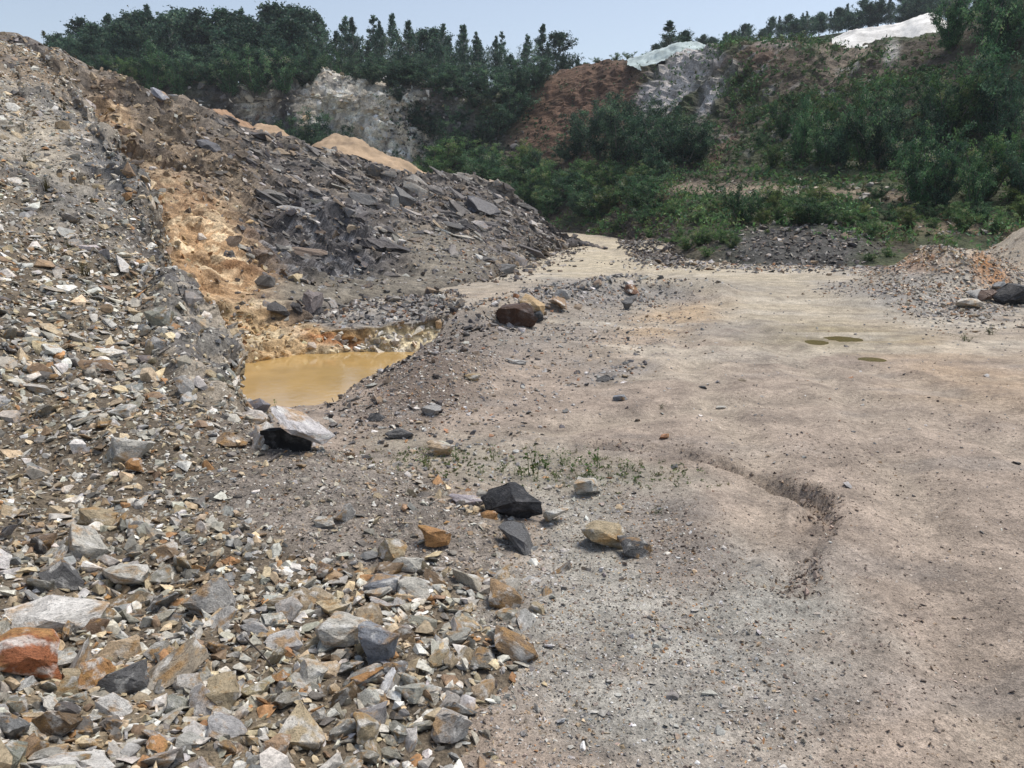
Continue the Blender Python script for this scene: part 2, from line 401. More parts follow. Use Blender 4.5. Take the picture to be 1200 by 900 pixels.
# water of the pond and of the puddles
def water_mat(name, col, rough):
    m, t, b = newmat(name); n = noise(t, coord(t), 1.3, 4); n2 = noise(t, coord(t), 9.0, 3)
    t.links.new(mult(t, col, ramp(t, n, [(0.3, 0.86), (0.7, 1.12)])), b.inputs['Base Color'])
    b.inputs['Roughness'].default_value = rough; b.inputs['Specular IOR Level'].default_value = 0.5
    bump(t, b, n2, 0.08, 0.02)
    return m
def sheet(name, pts, mat, z):
    bm = bmesh.new(); top = [bm.verts.new((x, y, z)) for x, y in pts]; bm.faces.new(top)
    me = bpy.data.meshes.new(name); bm.normal_update(); bm.to_mesh(me); bm.free()
    if me.polygons[0].normal.z < 0: me.flip_normals()
    return link(name, me, mat)
cen = PIT.mean(0)
o = sheet('pond_water', [cen + (p - cen) * 1.06 for p in PIT], water_mat('muddy_water', (0.47, 0.315, 0.125), 0.06), WATER_Z); tag(o, kind='structure')
for k, (cp_, a, b_) in enumerate(PUD):
    zz = float(floor_z(np.array([cp_[0]]), np.array([cp_[1]]))[0]) + (0.05, 0.04, 0.025)[k]
    ang = np.linspace(0, 2 * math.pi, 40)[:-1]
    o = sheet('puddle_water', [(cp_[0] + a * 1.25 * math.cos(q), cp_[1] + b_ * 1.25 * math.sin(q)) for q in ang], bpy.data.materials.get('puddle') or water_mat('puddle', (0.16, 0.125, 0.05), 0.1), zz)
    tag(o, kind='structure')

# ------------------------------------------------------------------ left scree spur
rows = [
 [(-500,1000,1.7),(-200,1000,2.0),(0,1000,2.25),(150,1000,2.4),(300,1000,2.55),(420,1000,2.7),(520,1000,2.8),(620,1010,3.0)],
 [(-500,860,2.0),(-200,870,2.4),(0,880,2.8),(150,880,3.0),(300,880,3.15),(430,880,3.3),(560,880,3.42),(700,885,3.65)],
 [(-500,740,2.5),(-200,760,3.0),(0,770,3.5),(150,775,3.7),(300,780,3.82),(460,780,3.9),(610,780,4.02),(740,785,4.3)],
 [(-500,600,3.2),(-200,640,3.9),(0,660,4.5),(150,670,4.6),(320,675,4.65),(500,680,4.7),(660,690,4.85),(790,695,5.3)],
 [(-500,470,4.1),(-200,530,5.0),(0,560,5.7),(150,580,5.7),(320,590,5.6),(480,605,5.5),(620,632,5.55),(760,640,6.1)],
 [(-500,350,5.3),(-200,420,6.2),(0,470,7.0),(140,500,6.9),(260,520,6.8),(370,540,6.6),(500,572,6.45),(700,590,7.2)],
 [(-500,250,6.5),(-200,330,7.5),(0,390,8.3),(120,430,8.3),(230,460,8.1),(300,488,7.9),(372,514,7.7),(560,560,8.6)],
 [(-500,130,8.2),(-200,230,9.2),(0,310,10),(100,350,10),(180,380,9.9),(230,405,9.8),(262,434,9.8),(330,520,11)],
 [(-500,30,10.5),(-200,140,11.5),(0,240,12.2),(80,270,12.2),(140,295,12.2),(180,312,12),(197,338,12),(270,500,13.5)],
 [(-500,-60,13.5),(-200,60,14.5),(0,180,15),(60,195,15),(110,208,15),(145,220,15),(169,243,15),(215,450,17)],
 [(-500,-120,17),(-200,0,18.5),(0,120,19.5),(40,128,19.5),(75,136,19.5),(105,148,19.5),(121,168,19.5),(170,400,21)],
 [(-500,-170,22),(-200,-50,23.5),(0,75,25),(25,80,25),(45,85,25),(65,92,25),(85,105,25),(130,330,26)],
 [(-500,-200,29),(-200,-60,30),(0,50,30),(15,54,30),(30,58,30),(45,66,30),(60,80,30),(110,300,31)],
 [(-500,-140,40),(-200,0,40),(0,110,40),(15,115,40),(30,120,40),(45,130,40),(60,140,40),(110,300,40)]]
g, u, v = loft(rows, 390, 350)
N = grid_normals(g); N *= np.sign((N * -g).sum(-1, keepdims=True).mean())
dist = np.linalg.norm(g, axis=-1)
nz = fbm(g, 0.8, 4, 61)
rib = np.maximum(zone(u, v, 70, 170, 120, 75, 52, 0.35, 0.3 * nz), zone(u, v, 225, 400, 70, 40, 60, 0.4, 0.3 * nz))
rib = np.maximum(rib, sstep(320, 240, v + 40 * nz - 0.3 * (u - 60)) * 0.6)
f1, id1 = facet(g @ _R, (0.9, 0.9, 1.3), 71, 1.3, 1.5); f2, id2 = facet(g @ _R, (2.8, 2.8, 3.8), 73, 1.2, 1.8); f3, id3 = facet(g, (9, 9, 11), 75)
near_ = sstep(15, 9, dist)
f2 = f2 * fine(g, 0.34); f3 = f3 * fine(g, 0.11)
disp = rib * ((0.13 + 0.15 * sstep(20, 12, dist)) * f1 + 0.11 * f2 + 0.03 * f3) + (1 - rib) * (0.09 * fbm(g, 0.9, 4, 77) + (0.02 * f2 + 0.012 * f3))
EDGE_U = lambda v: np.interp(v, [55, 105, 166, 238, 335, 440, 514], [55, 82, 124, 160, 202, 262, 360])
edge = np.exp(-((u - EDGE_U(v)) / 20) ** 2) * sstep(540, 470, v)
disp = disp * (1 + 0.6 * edge) + edge * (0.34 * fbm(g, 0.7, 4, 79) - 0.14)
disp *= np.clip(dist / 6, 0.45, 1.0)
g = g + N * disp[..., None]
ps = register('scree', g, u, v); ps.n *= np.sign((ps.n * N).sum(-1).mean()); ps.rib = rib; ps.edge = edge
gravel = np.clip(zone(u, v, 400, 590, 170, 62, 17, 0.4, 0.3 * nz), 0, 1); ps.gravel = gravel
c = np.zeros(g.shape) + [0.135, 0.11, 0.08]
c = mix(c, (0.21, 0.17, 0.115), sstep(0, 0.8, nz) * 0.6)
c = mix(c, (0.225, 0.198, 0.172), gravel * 0.9)
rc = mix(np.zeros(g.shape) + [0.25, 0.235, 0.21], (0.42, 0.37, 0.30), sstep(0.45, 0.7, id1))
rc = mix(rc, (0.12, 0.12, 0.125), sstep(0.72, 0.8, id2) * 0.8)
rc = mix(rc, (0.52, 0.465, 0.37), zone(u, v, 40, 165, 75, 28, 55, 0.6, 0.4 * nz) * 0.75)
rc = mix(rc, (0.17, 0.175, 0.18), zone(u, v, 135, 205, 55, 14, 55, 0.5, 0.4 * nz) * 0.8)
rc = mix(rc, (0.33, 0.24, 0.15), zone(u, v, 30, 75, 60, 25, 25, 0.5, 0.3 * nz) * 0.7)
c = c * (1 - rib[..., None]) + 0.8 * rc * rib[..., None]
c = c * (0.8 + 0.4 * id3[..., None])
scree_col = np.clip(c, 0.02, 0.8)
o = link('scree_slope', mesh_np('scree_slope', g.reshape(-1, 3), grid_faces(*g.shape[:2]), 4, scree_col.reshape(-1, 3), False), M_SCREE); tag(o, kind='structure')

# ------------------------------------------------------------------ middle spoil hill with the rock face
rows = [
 [(90,480,14.6),(170,480,14.8),(225,475,15),(262,465,15.1),(305,445,15.4),(350,412,16.6),(430,385,19.2),(520,370,21.2),(590,345,26.2),(660,305,41),(720,305,40.5)],
 [(95,445,14.3),(180,440,14.5),(230,435,14.7),(262,425,14.8),(305,405,15.2),(350,372,16.3),(430,350,18.8),(520,338,20.8),(590,318,25.6),(660,289,40),(715,293,40)],
 [(70,355,15.4),(155,350,15.6),(195,345,15.8),(228,340,16.0),(275,338,16.6),(345,326,18.4),(440,315,21.5),(530,308,24),(602,297,29),(663,286,40.7),(715,292,41)],
 [(20,225,18.4),(110,230,18.6),(160,235,18.9),(210,240,19.2),(280,255,20.6),(360,265,24),(450,268,27.5),(540,268,31),(610,272,35.5),(662,282,41.6),(713,291,42)],
 [(-30,112,22.3),(60,130,22.5),(140,152,23),(215,178,24.5),(295,205,27),(380,222,30.5),(460,234,33),(552,238,36.5),(612,253,39.5),(660,278,42.3),(710,290,43)],
 [(-55,56,27.3),(30,72,27.5),(135,102,28.5),(222,140,30),(305,172,31.5),(390,193,33.5),(466,209,36),(560,220,39.6),(611,240,41.2),(658,275,42.8),(705,290,44)],
 [(-70,40,31),(20,55,31),(130,88,32),(225,126,33),(310,160,34),(400,181,36),(470,200,38),(562,208,41.4),(610,234,42.4),(655,273,43.4),(700,291,45)],
 [(-70,90,40),(20,110,40),(130,130,40),(225,160,41),(310,190,42),(400,215,44),(470,228,46),(562,232,49),(610,250,50),(655,280,51),(700,292,53)]]
g, u, v = loft(rows, 320, 400)
N = grid_normals(g); N *= np.sign((N * -g).sum(-1, keepdims=True).mean())
nz = fbm(g, 0.35, 4, 81); nf = fbm(g, 1.4, 4, 83)
# strata dip down to the right: stretch the blocks along that direction
dipd = np.array([0.86, 0.30, -0.42]); dipd /= np.linalg.norm(dipd); e2 = np.cross(dipd, [0, 1, 0]); e2 /= np.linalg.norm(e2); e3 = np.cross(dipd, e2)
B = np.stack([dipd, e2, e3], 1); q = g @ B
f1, id1 = facet(q, (0.30, 0.75, 0.6), 91); f2, id2 = facet(q, (0.9, 1.7, 1.5), 93); f3, id3 = facet(q, (2.6, 4.0, 3.6), 95); f4, id4 = facet(q, (6.5, 9, 9), 97)
face = np.maximum.reduce([zone(u, v, 215, 300, 75, 190, -32, 0.4, 0.25 * nz), zone(u, v, 350, 275, 120, 55, 20, 0.45, 0.3 * nz), zone(u, v, 170, 150, 130, 40, 25, 0.4, 0.2 * nz)])
dust = np.maximum.reduce([zone(u, v, 420, 335, 130, 22, -4, 0.4, 0.25 * nz), zone(u, v, 520, 300, 70, 26, 25, 0.5, 0.3 * nz)])
ORZ = zone(u, v, 255, 335, 74, 155, -30, 0.45, 0.3 * nz)
strat = fbm(q * [0.13, 1.15, 1.15], 0.8, 3, 98)
f2 = f2 * fine(g, 0.65); f3 = f3 * fine(g, 0.27); f4 = f4 * fine(g, 0.12)
slope_amp = 0.35 + 0.65 * face; slope_amp *= (1 - 0.8 * dust) * (1 - 0.5 * ORZ)
sc = np.clip(np.linalg.norm(g, axis=-1) / 28, 0.55, 1.3)
disp = slope_amp * sc * (0.75 * f1 + 0.42 * f2 + 0.24 * f3 + 0.08 * f4) + 0.22 * nz * (1 - dust * 0.6) + 0.06 * nf
disp = disp + (1 - dust) * (1 - 0.7 * ORZ) * 0.38 * (0.45 - np.abs(strat)) - 0.3 * face * np.abs(fbm(q * [0.4, 1.2, 1.2], 0.5, 3, 99))
disp *= 1 - sstep(330, 440, v) * 0.35
g = g + N * disp[..., None]
pm = register('midhill', g, u, v); pm.n *= np.sign((pm.n * N).sum(-1).mean()); pm.dust = dust; pm.face = face
c = np.zeros(g.shape) + [0.18, 0.158, 0.14]
c = mix(c, (0.09, 0.086, 0.09), sstep(0.6, 0.75, id2) * 0.8)
c = mix(c, (0.25, 0.225, 0.20), sstep(0.0, 0.25, 0.35 - id2) * 0.8)
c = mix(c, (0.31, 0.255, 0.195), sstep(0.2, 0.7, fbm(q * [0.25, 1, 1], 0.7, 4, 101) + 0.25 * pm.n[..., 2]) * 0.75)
brown = zone(u, v, 230, 215, 150, 62, 38, 0.5, 0.3 * nz)
c = mix(c, (0.31, 0.24, 0.165), brown * 0.85); c = mix(c, (0.17, 0.14, 0.11), brown * sstep(0.6, 0.75, id2) * 0.8)
orange = np.maximum(zone(u, v, 255, 335, 74, 155, -30, 0.45, 0.35 * nz), zone(u, v, 135, 150, 22, 60, -20, 0.5, 0.3 * nz) * 0.7)
c = mix(c, (0.47, 0.305, 0.165), orange); c = mix(c, (0.58, 0.46, 0.30), orange * sstep(0.55, 0.8, id3) * 0.9)
c = mix(c, (0.30, 0.16, 0.075), orange * sstep(0.8, 0.9, id2) * 0.7)
cream = zone(u, v, 300, 395, 70, 30, 25, 0.5, 0.4 * nz); c = mix(c, (0.45, 0.36, 0.22), cream * 0.8); c = mix(c, (0.36, 0.18, 0.07), cream * sstep(0.6, 0.7, id3) * 0.7)
c = mix(c, (0.10, 0.092, 0.088), sstep(0.12, 0.5, np.abs(strat)) * (1 - ORZ) * 0.45)
dk = zone(u, v, 375, 275, 80, 55, 15, 0.4, 0.3 * nz); c = mix(c, (0.085, 0.085, 0.095), dk * 0.75); c = mix(c, (0.26, 0.26, 0.27), dk * sstep(0.78, 0.84, id3) * 0.7)
c = mix(c, (0.30, 0.255, 0.20), sstep(0.1, 0.7, fbm(q * [0.12, 1, 1], 1.0, 3, 103)) * (1 - face) * 0.75)
c = mix(c, (0.225, 0.200, 0.155), dust * 0.85)
c = mix(c, (0.34, 0.26, 0.175), zone(u, v, 640, 340, 60, 30, 0, 0.5, 0.3 * nz) * 0.5)
c = c * (0.72 + 0.56 * id3[..., None]) * (0.85 + 0.3 * id4[..., None])
mid_col = np.clip(c * (0.84 + 0.16 * np.maximum(orange, cream))[..., None], 0.02, 0.8)
o = link('spoil_hill', mesh_np('spoil_hill', g.reshape(-1, 3), grid_faces(*g.shape[:2]), 4, mid_col.reshape(-1, 3), False), M_FACE); tag(o, kind='structure')

# ------------------------------------------------------------------ far bank of the pond
rows = [
 [(225,480,13.2),(300,462,13.9),(370,452,14.4),(430,450,14.6),(480,450,14.7),(530,445,15.1),(585,430,15.8)],
 [(225,445,13.0),(300,424,13.8),(370,414,14.45),(430,412,14.6),(480,411,14.7),(530,406,15.0),(585,402,15.8)],
 [(225,432,13.3),(300,413,14.0),(372,396,14.7),(430,390,14.8),(482,386,14.9),(532,382,15.2),(585,396,15.9)],
 [(225,420,13.8),(300,400,14.4),(375,381,15.0),(430,376,15.1),(482,371,15.2),(532,367,15.5),(590,388,16.2)],
 [(225,410,14.6),(300,390,15.4),(378,366,16.8),(432,361,17.2),(484,357,17.5),(537,354,18.2),(600,366,18.3)],
 [(225,395,16.5),(300,378,17.0),(385,346,20.4),(438,341,21.2),(490,338,21.8),(545,334,22.8),(610,342,22.4)],
 [(225,390,19),(300,372,19.5),(390,340,24),(440,335,25),(495,332,25.6),(550,328,26.6),(615,335,26)]]
g, u, v = loft(rows, 120, 240)
N = grid_normals(g); N *= np.sign((N * -g).sum(-1, keepdims=True).mean())
nz = fbm(g, 0.9, 4, 111)
f2, id2 = facet(g, (1.6, 1.6, 2.0), 113); f3, id3 = facet(g, (5, 5, 6), 115)
cut = np.maximum(sstep(372, 388, v + 6 * nz), zone(u, v, 290, 400, 75, 40, 10, 0.4, 0.3 * nz))
g = g + N * ((0.13 * f2 + 0.05 * f3) * (0.4 + 0.6 * cut) + 0.10 * nz)[..., None]
pb = register('bank', g, u, v); pb.n *= np.sign((pb.n * N).sum(-1).mean())
c = np.zeros(g.shape) + [0.27, 0.25, 0.225]
c = mix(c, (0.40, 0.36, 0.30), sstep(0, 0.6, nz) * 0.7)
face_c = mix(np.zeros(g.shape) + [0.60, 0.52, 0.35], (0.70, 0.67, 0.58), sstep(0.1, 0.6, nz + 0.8 * (id2 - 0.5)))
face_c = mix(face_c, (0.36, 0.17, 0.07), np.maximum(zone(u, v, 385, 388, 40, 18, 0, 0.5, 0.4 * nz), 0.6 * sstep(0.86, 0.9, id2)))
face_c = mix(face_c, (0.45, 0.33, 0.13), sstep(392, 380, v + 8 * nz) * 0.6)
c = c * (1 - cut[..., None]) + face_c * cut[..., None]
c = mix(c, (0.42, 0.285, 0.145), zone(u, v, 290, 400, 75, 40, 10, 0.4, 0.3 * nz) * 0.9); c = mix(c, (0.52, 0.43, 0.28), zone(u, v, 300, 405, 75, 30, 10, 0.4, 0.3 * nz) * sstep(0.5, 0.7, id2) * 0.8)
bank_col = np.clip(c * (0.8 + 0.4 * id3[..., None]), 0.02, 0.8)
o = link('pond_bank', mesh_np('pond_bank', g.reshape(-1, 3), grid_faces(*g.shape[:2]), 4, bank_col.reshape(-1, 3), False), M_FACE); tag(o, kind='structure')

# ------------------------------------------------------------------ back of the quarry: cliff, brown slope, overgrown right slope
cols = [ # u : toe, berm, bench, base, mid, crest, behind   as (v, D)
 (-60,  (285,75),(262,78),(240,82),(205,86),(150,88),(85,90),(105,125)),
 (120,  (285,75),(262,78),(240,82),(205,86),(150,88),(88,90),(108,125)),
 (240,  (285,75),(262,78),(235,82),(200,86),(150,88),(96,90),(112,125)),
 (330,  (285,75),(260,78),(230,82),(192,86),(140,88),(97,90),(112,125)),
 (420,  (285,75),(258,77),(228,82),(190,86),(138,88),(93,90),(110,125)),
 (500,  (283,72),(255,75),(225,80),(195,85),(140,88),(100,90),(112,125)),
 (560,  (282,68),(252,72),(222,78),(195,84),(150,87),(112,90),(114,125)),
 (620,  (280,64),(250,69),(220,75),(190,80),(138,87),(96,93),(110,128)),
 (690,  (276,56),(256,60),(220,66),(185,73),(125,83),(74,93),(100,130)),
 (740,  (284,46),(264,50),(222,57),(190,65),(128,76),(68,88),(98,125)),
 (800,  (303,33),(276,37),(230,45),(198,55),(130,67),(57,80),(95,118)),
 (860,  (309,30),(270,34),(228,42),(196,50),(125,61),(48,72),(92,110)),
 (920,  (311,29),(262,33.5),(226,40),(192,47),(118,56),(45,67),(90,105)),
 (980,  (312,28.5),(264,32.5),(225,39),(190,45),(112,53),(46,65),(88,102)),
 (1040, (313,28),(276,32),(226,38),(190,43.5),(105,51),(42,63),(86,100)),
 (1100, (314,28),(280,31.5),(232,37),(190,42),(100,49),(34,61),(84,98)),
 (1160, (314,28),(282,31),(236,36),(192,41),(95,47),(8,59),(82,96)),
 (1230, (314,28),(282,31),(238,35),(190,40),(90,46),(-40,57),(80,95)),
 (1400, (312,28),(280,31),(235,35),(185,39),(80,44),(-60,55),(70,92)),
 (1800, (300,28),(270,31),(225,35),(170,39),(60,44),(-80,55),(50,92))]
rows = []
for r in range(-1, 8):
    rr = []
    for cc in cols:
        if r == -1: vv, dd = cc[1]; rr.append((cc[0], vv + 30, dd + 1.0))
        elif r == 7: vv, dd = cc[7]; rr.append((cc[0], vv + 25, dd * 2.0))
        else: vv, dd = cc[r + 1]; rr.append((cc[0], vv, dd))
    rows.append(rr)
g, u, v = loft(rows, 210, 430)
N = grid_normals(g); N *= np.sign((N * -g).sum(-1, keepdims=True).mean())
nz = fbm(g, 0.10, 4, 121); nf = fbm(g, 0.5, 4, 123)
f1, id1 = facet(g, (0.28, 0.28, 0.22), 125); f2, id2 = facet(g, (0.9, 0.9, 0.8), 127); f3, id3 = facet(g, (2.4, 2.4, 2.2), 129)
cliff = np.maximum(zone(u, v, 400, 145, 170, 62, 12, 0.3, 0.25 * nz), zone(u, v, 805, 85, 50, 50, -35, 0.4, 0.3 * nz) * 0.5)
gl = np.stack([u / 16 + (v - 60) / 60 + 1.2 * nf, v / 70, 0 * u], -1)
g = g - N * (zone(u, v, 870, 110, 230, 90, 0, 0.3) * 0.5 * np.abs(fbm(gl, 1.0, 4, 133)))[..., None]
g = g + N * (cliff * (1.7 * f1 + 0.8 * f2 + 0.25 * f3) + (1 - cliff) * (0.22 * nf + 0.20 * f2 + 0.14 * f3) * np.clip((np.linalg.norm(g, axis=-1) - 20) / 40, 0.3, 1))[..., None]
pk = register('back', g, u, v); pk.n *= np.sign((pk.n * N).sum(-1).mean())
c = np.zeros(g.shape) + [0.075, 0.062, 0.045]
c = mix(c, (0.055, 0.072, 0.032), sstep(-0.2, 0.5, nz + 0.7 * nf + 0.2) * 0.85)
c = mix(c, (0.135, 0.078, 0.05), zone(u, v, 675, 125, 62, 85, 38, 0.35, 0.3 * nz) * 0.92)
c = mix(c, (0.13, 0.075, 0.05), zone(u, v, 675, 125, 62, 85, 38, 0.35, 0.3 * nz) * sstep(0.1, 0.5, nf) * 0.7)
cl = mix(np.zeros(g.shape) + [0.36, 0.34, 0.31], (0.68, 0.60, 0.48), sstep(0.15, 0.4, id2 * 0.6 + 0.4 * id1))
cl = mix(cl, (0.78, 0.75, 0.67), sstep(0.45, 0.6, id2) * 0.8)
creamz = np.maximum(zone(u, v, 425, 138, 92, 66, 42, 0.35, 0.25 * nf), zone(u, v, 300, 120, 25, 20, 0, 0.5, 0.3 * nf) * 0.6)
cl = mix(np.zeros(g.shape) + [0.095, 0.09, 0.092], cl, creamz)
cl = mix(cl, (0.45, 0.43, 0.40), zone(u, v, 545, 130, 14, 20, 0, 0.5, 0.5 * nf) * 0.7)
cz = zone(u, v, 400, 145, 175, 62, 12, 0.3, 0.2 * nz)
c = c * (1 - cz[..., None]) + cl * cz[..., None]
spoil = np.maximum.reduce([zone(u, v, 790, 85, 22, 58, 38, 0.35, 0.35 * nf), zone(u, v, 832, 105, 13, 30, 32, 0.3, 0.25 * nf), zone(u, v, 825, 60, 32, 8, 8, 0.4, 0.3 * nf), zone(u, v, 905, 51, 22, 5, 0, 0.5, 0.2 * nf)])
c = mix(c, (0.50, 0.47, 0.455), spoil * 0.95)
c = mix(c, (0.155, 0.092, 0.06), zone(u, v, 885, 66, 42, 18, -10, 0.6, 0.3 * nf) * 0.8)
c = mix(c, (0.24, 0.20, 0.155), zone(u, v, 985, 62, 35, 26, 20, 0.5, 0.3 * nf) * 0.85)
c = mix(c, (0.105, 0.08, 0.06), zone(u, v, 950, 95, 90, 50, 20, 0.5, 0.3 * nf) * 0.6)
c = mix(c, (0.18, 0.105, 0.07), zone(u, v, 865, 140, 8, 60, 30, 0.8, 0.4 * nf) * 0.6)
c = mix(c, (0.55, 0.53, 0.49), zone(u, v, 1045, 60, 8, 14, 20, 0.5, 0.2 * nf) * 0.8)
c = mix(c, (0.085, 0.082, 0.08), zone(u, v, 930, 292, 90, 28, 0, 0.4, 0.2 * nf) * 0.9)
c = mix(c, (0.27, 0.215, 0.16), zone(u, v, 900, 223, 150, 8, 2, 0.5, 0.3 * nf) * 0.85)
c = mix(c, (0.24, 0.185, 0.13), zone(u, v, 1130, 264, 90, 11, -4, 0.6, 0.3 * nf) * 0.8)
c = mix(c, (0.10, 0.08, 0.062), zone(u, v, 790, 275, 55, 24, 10, 0.6, 0.3 * nf) * 0.8)
gl = np.stack([u / 16 + (v - 60) / 60 + 1.2 * nf, v / 70, 0 * u], -1); gul = fbm(gl, 1.0, 4, 133)
slopez = zone(u, v, 930, 110, 130, 80, 0, 0.3) * (1 - 0.5 * spoil)
c = mix(c, (0.21, 0.175, 0.135), slopez * sstep(0.45, 0.9, gul) * 0.7); c = mix(c, (0.05, 0.062, 0.03), slopez * sstep(0.15, -0.4, gul) * 0.85)
c = mix(c, (0.26, 0.255, 0.24), slopez * sstep(0.84, 0.9, id2) * 0.7)
back_col = np.clip(c * (0.75 + 0.5 * id3[..., None]), 0.015, 0.8)
o = link('quarry_back_slope', mesh_np('quarry_back_slope', g.reshape(-1, 3), grid_faces(*g.shape[:2]), 4, back_col.reshape(-1, 3), False), M_BACK); tag(o, kind='structure')

# wooded hill on the skyline behind the right slope
rows = [[(u, 140, 135) for u in (640, 720, 800, 900, 1000, 1100, 1250, 1500)],
        [(640,112,140),(720,100,140),(800,80,140),(900,66,140),(1000,52,140),(1100,44,140),(1250,30,140),(1500,10,140)],
        [(640,110,165),(720,92,165),(800,68,165),(900,50,165),(1000,36,165),(1100,28,165),(1250,10,165),(1500,-10,165)],
        [(640,130,230),(720,110,230),(800,95,230),(900,80,230),(1000,70,230),(1100,60,230),(1250,50,230),(1500,40,230)]]
g, u, v = loft(rows, 40, 80)
g[..., 2] += 0.8 * fbm(g, 0.08, 3, 131)
ph = register('hill', g, u, v); ph.n *= np.sign(ph.n[..., 2].mean())
hill_col = np.zeros(g.shape) + [0.05, 0.065, 0.035]
o = link('far_hill', mesh_np('far_hill', g.reshape(-1, 3), grid_faces(*g.shape[:2]), 4, hill_col.reshape(-1, 3), True), M_BACK); tag(o, kind='structure')

# sand and spoil heaps: real mounds with a crest line, front and rear flank
def heap(name, crest, foot_v, depth, col, seed, label):
    """crest: (u, v, D) points of the top line; foot_v: how many pixels the flank falls"""
    n = len(crest); rows = []
    for k, (f, dd) in enumerate(((1.9, -depth * 1.1), (0.75, -depth * 0.6), (0.25, -depth * 0.25), (0.0, 0.0), (0.5, depth * 0.5), (1.6, depth * 1.2))):
        rows.append([(a, b + f * foot_v * (0.25 + 0.75 * math.sin(math.pi * (i + 0.4) / (n - 0.2))), D + dd) for i, (a, b, D) in enumerate(crest)])
    g, u, v = loft(rows, 40, 90)
    N = grid_normals(g); N *= np.sign(N[..., 2].mean())
    s = crest[0][2] / 60
    g = g + N * ((0.10 if col[0] > 0.6 else 0.28) * s * fbm(g, 0.9 / s, 5, seed) + 0.05 * s * fbm(g, 4 / s, 3, seed + 1))[..., None]
    cc = np.clip((np.zeros(g.shape) + col) * (1 + 0.22 * fbm(g, 1.2 / s, 4, seed + 2)[..., None]), 0, 0.85)
    o = link(name, mesh_np(name, g.reshape(-1, 3), grid_faces(*g.shape[:2]), 4, cc.reshape(-1, 3), True), M_SAND)
    tag(o, label, 'heap'); return o
heap('sand_heap', [(975,46,66),(1000,36,65),(1030,31,64),(1055,26,64),(1080,17,63),(1100,19,63),(1118,36,63)], 16, 4, (0.74, 0.73, 0.70), 141, 'long white sand heap on the crest of the right slope')
heap('spoil_heap', [(735,70,87),(758,63,86),(785,52,85),(805,49,84),(822,53,84),(842,62,84)], 12, 5, (0.43, 0.51, 0.51), 144, 'pale turquoise spoil heap on the skyline')
heap('sand_heap', [(862,56,74),(875,50,73),(890,47,72),(905,46,71),(922,46,70),(935,54,70)], 9, 3, (0.66, 0.64, 0.60), 147, 'small white sand cap above the rusty part of the right slope')
heap('sand_heap', [(228,136,39),(244,129,39),(260,128,39),(278,138,39),(298,152,39)], 14, 3, (0.33, 0.215, 0.135), 150, 'leftmost small orange sand heap behind the spoil hill ridge')
heap('sand_heap', [(288,156,42),(303,145,42),(320,149,42),(340,161,42),(362,176,42)], 15, 3, (0.36, 0.26, 0.17), 153, 'middle tan sand heap behind the spoil hill ridge')
heap('sand_heap', [(360,178,46),(378,163,46),(398,158,46),(420,165,46),(450,178,46),(480,194,46),(505,206,46)], 20, 4, (0.36, 0.265, 0.175), 156, 'largest tan sand heap, with a long tail, behind the spoil hill')
# ------------------------------------------------------------------ stones
def hull_points(rng, n, blocky):
    p = rng.normal(size=(n, 3)); p /= np.abs(p).max(1, keepdims=True) ** blocky * np.linalg.norm(p, axis=1, keepdims=True) ** (1 - blocky)
    p *= rng.uniform(0.82, 1.0, (n, 1)); return p
def hull(pts):
    bm = bmesh.new()
    for q in pts: bm.verts.new(q)
    r = bmesh.ops.convex_hull(bm, input=list(bm.verts))
    bmesh.ops.delete(bm, geom=[e for e in bm.verts if not e.link_faces], context='VERTS')
    return bm
LOW = []
rs = np.random.default_rng(11)
for k in range(28):
    bm = hull(hull_points(rs, 7 if k < 14 else 11, rs.uniform(0.2, 0.9)) * 0.5)
    bmesh.ops.triangulate(bm, faces=list(bm.faces)); bm.verts.index_update()
    LOW.append((np.array([w.co[:] for w in bm.verts]), np.array([[w.index for w in f_.verts] for f_ in bm.faces]))); bm.free()
def hero_mesh(seed, blocky, n, rough=1.0, name='stone'):
    r = np.random.default_rng(seed)
    bm = hull(hull_points(r, n, blocky) * 0.5)
    bmesh.ops.dissolve_limit(bm, angle_limit=math.radians(14), verts=list(bm.verts), edges=list(bm.edges))
    bmesh.ops.bevel(bm, geom=list(bm.edges), offset=0.018, segments=1, affect='EDGES', clamp_overlap=True)
    bmesh.ops.triangulate(bm, faces=list(bm.faces))
    bmesh.ops.subdivide_edges(bm, edges=[e for e in bm.edges if e.calc_length() > 0.10], cuts=2, use_grid_fill=True)
    bmesh.ops.triangulate(bm, faces=list(bm.faces))
    bm.normal_update()
    co = np.array([w.co[:] for w in bm.verts]); no = np.array([w.normal[:] for w in bm.verts])
    f_, _ = facet(co + seed * 3.1, (3.2, 3.2, 3.2), seed); f2_, _ = facet(co + seed, (8, 8, 8), seed + 1)
    co = co + no * rough * (0.055 * f_ + 0.022 * f2_ + 0.02 * fbm(co + seed, 4.0, 3, seed))[:, None]
    ext = co.max(0) - co.min(0); co = (co - (co.max(0) + co.min(0)) / 2) / ext
    for w, q in zip(bm.verts, co): w.co = q
    me = bpy.data.meshes.new(name); bm.to_mesh(me); bm.free()
    me.polygons.foreach_set('use_smooth', np.ones(len(me.polygons), bool)); me.set_sharp_from_angle(angle=math.radians(22))
    return me
HERO = [hero_mesh(200 + k, (0.25, 0.6, 0.9)[k % 3], 10 + (k * 5) % 9) for k in range(26)]
for me in HERO: me.materials.append(M_STONE)
HDARK = [hero_mesh(300 + k, (0.3, 0.7)[k % 2], 9 + (k * 5) % 7, 1.3, 'dark_rock') for k in range(12)]
for me in HDARK: me.materials.append(M_DARK)

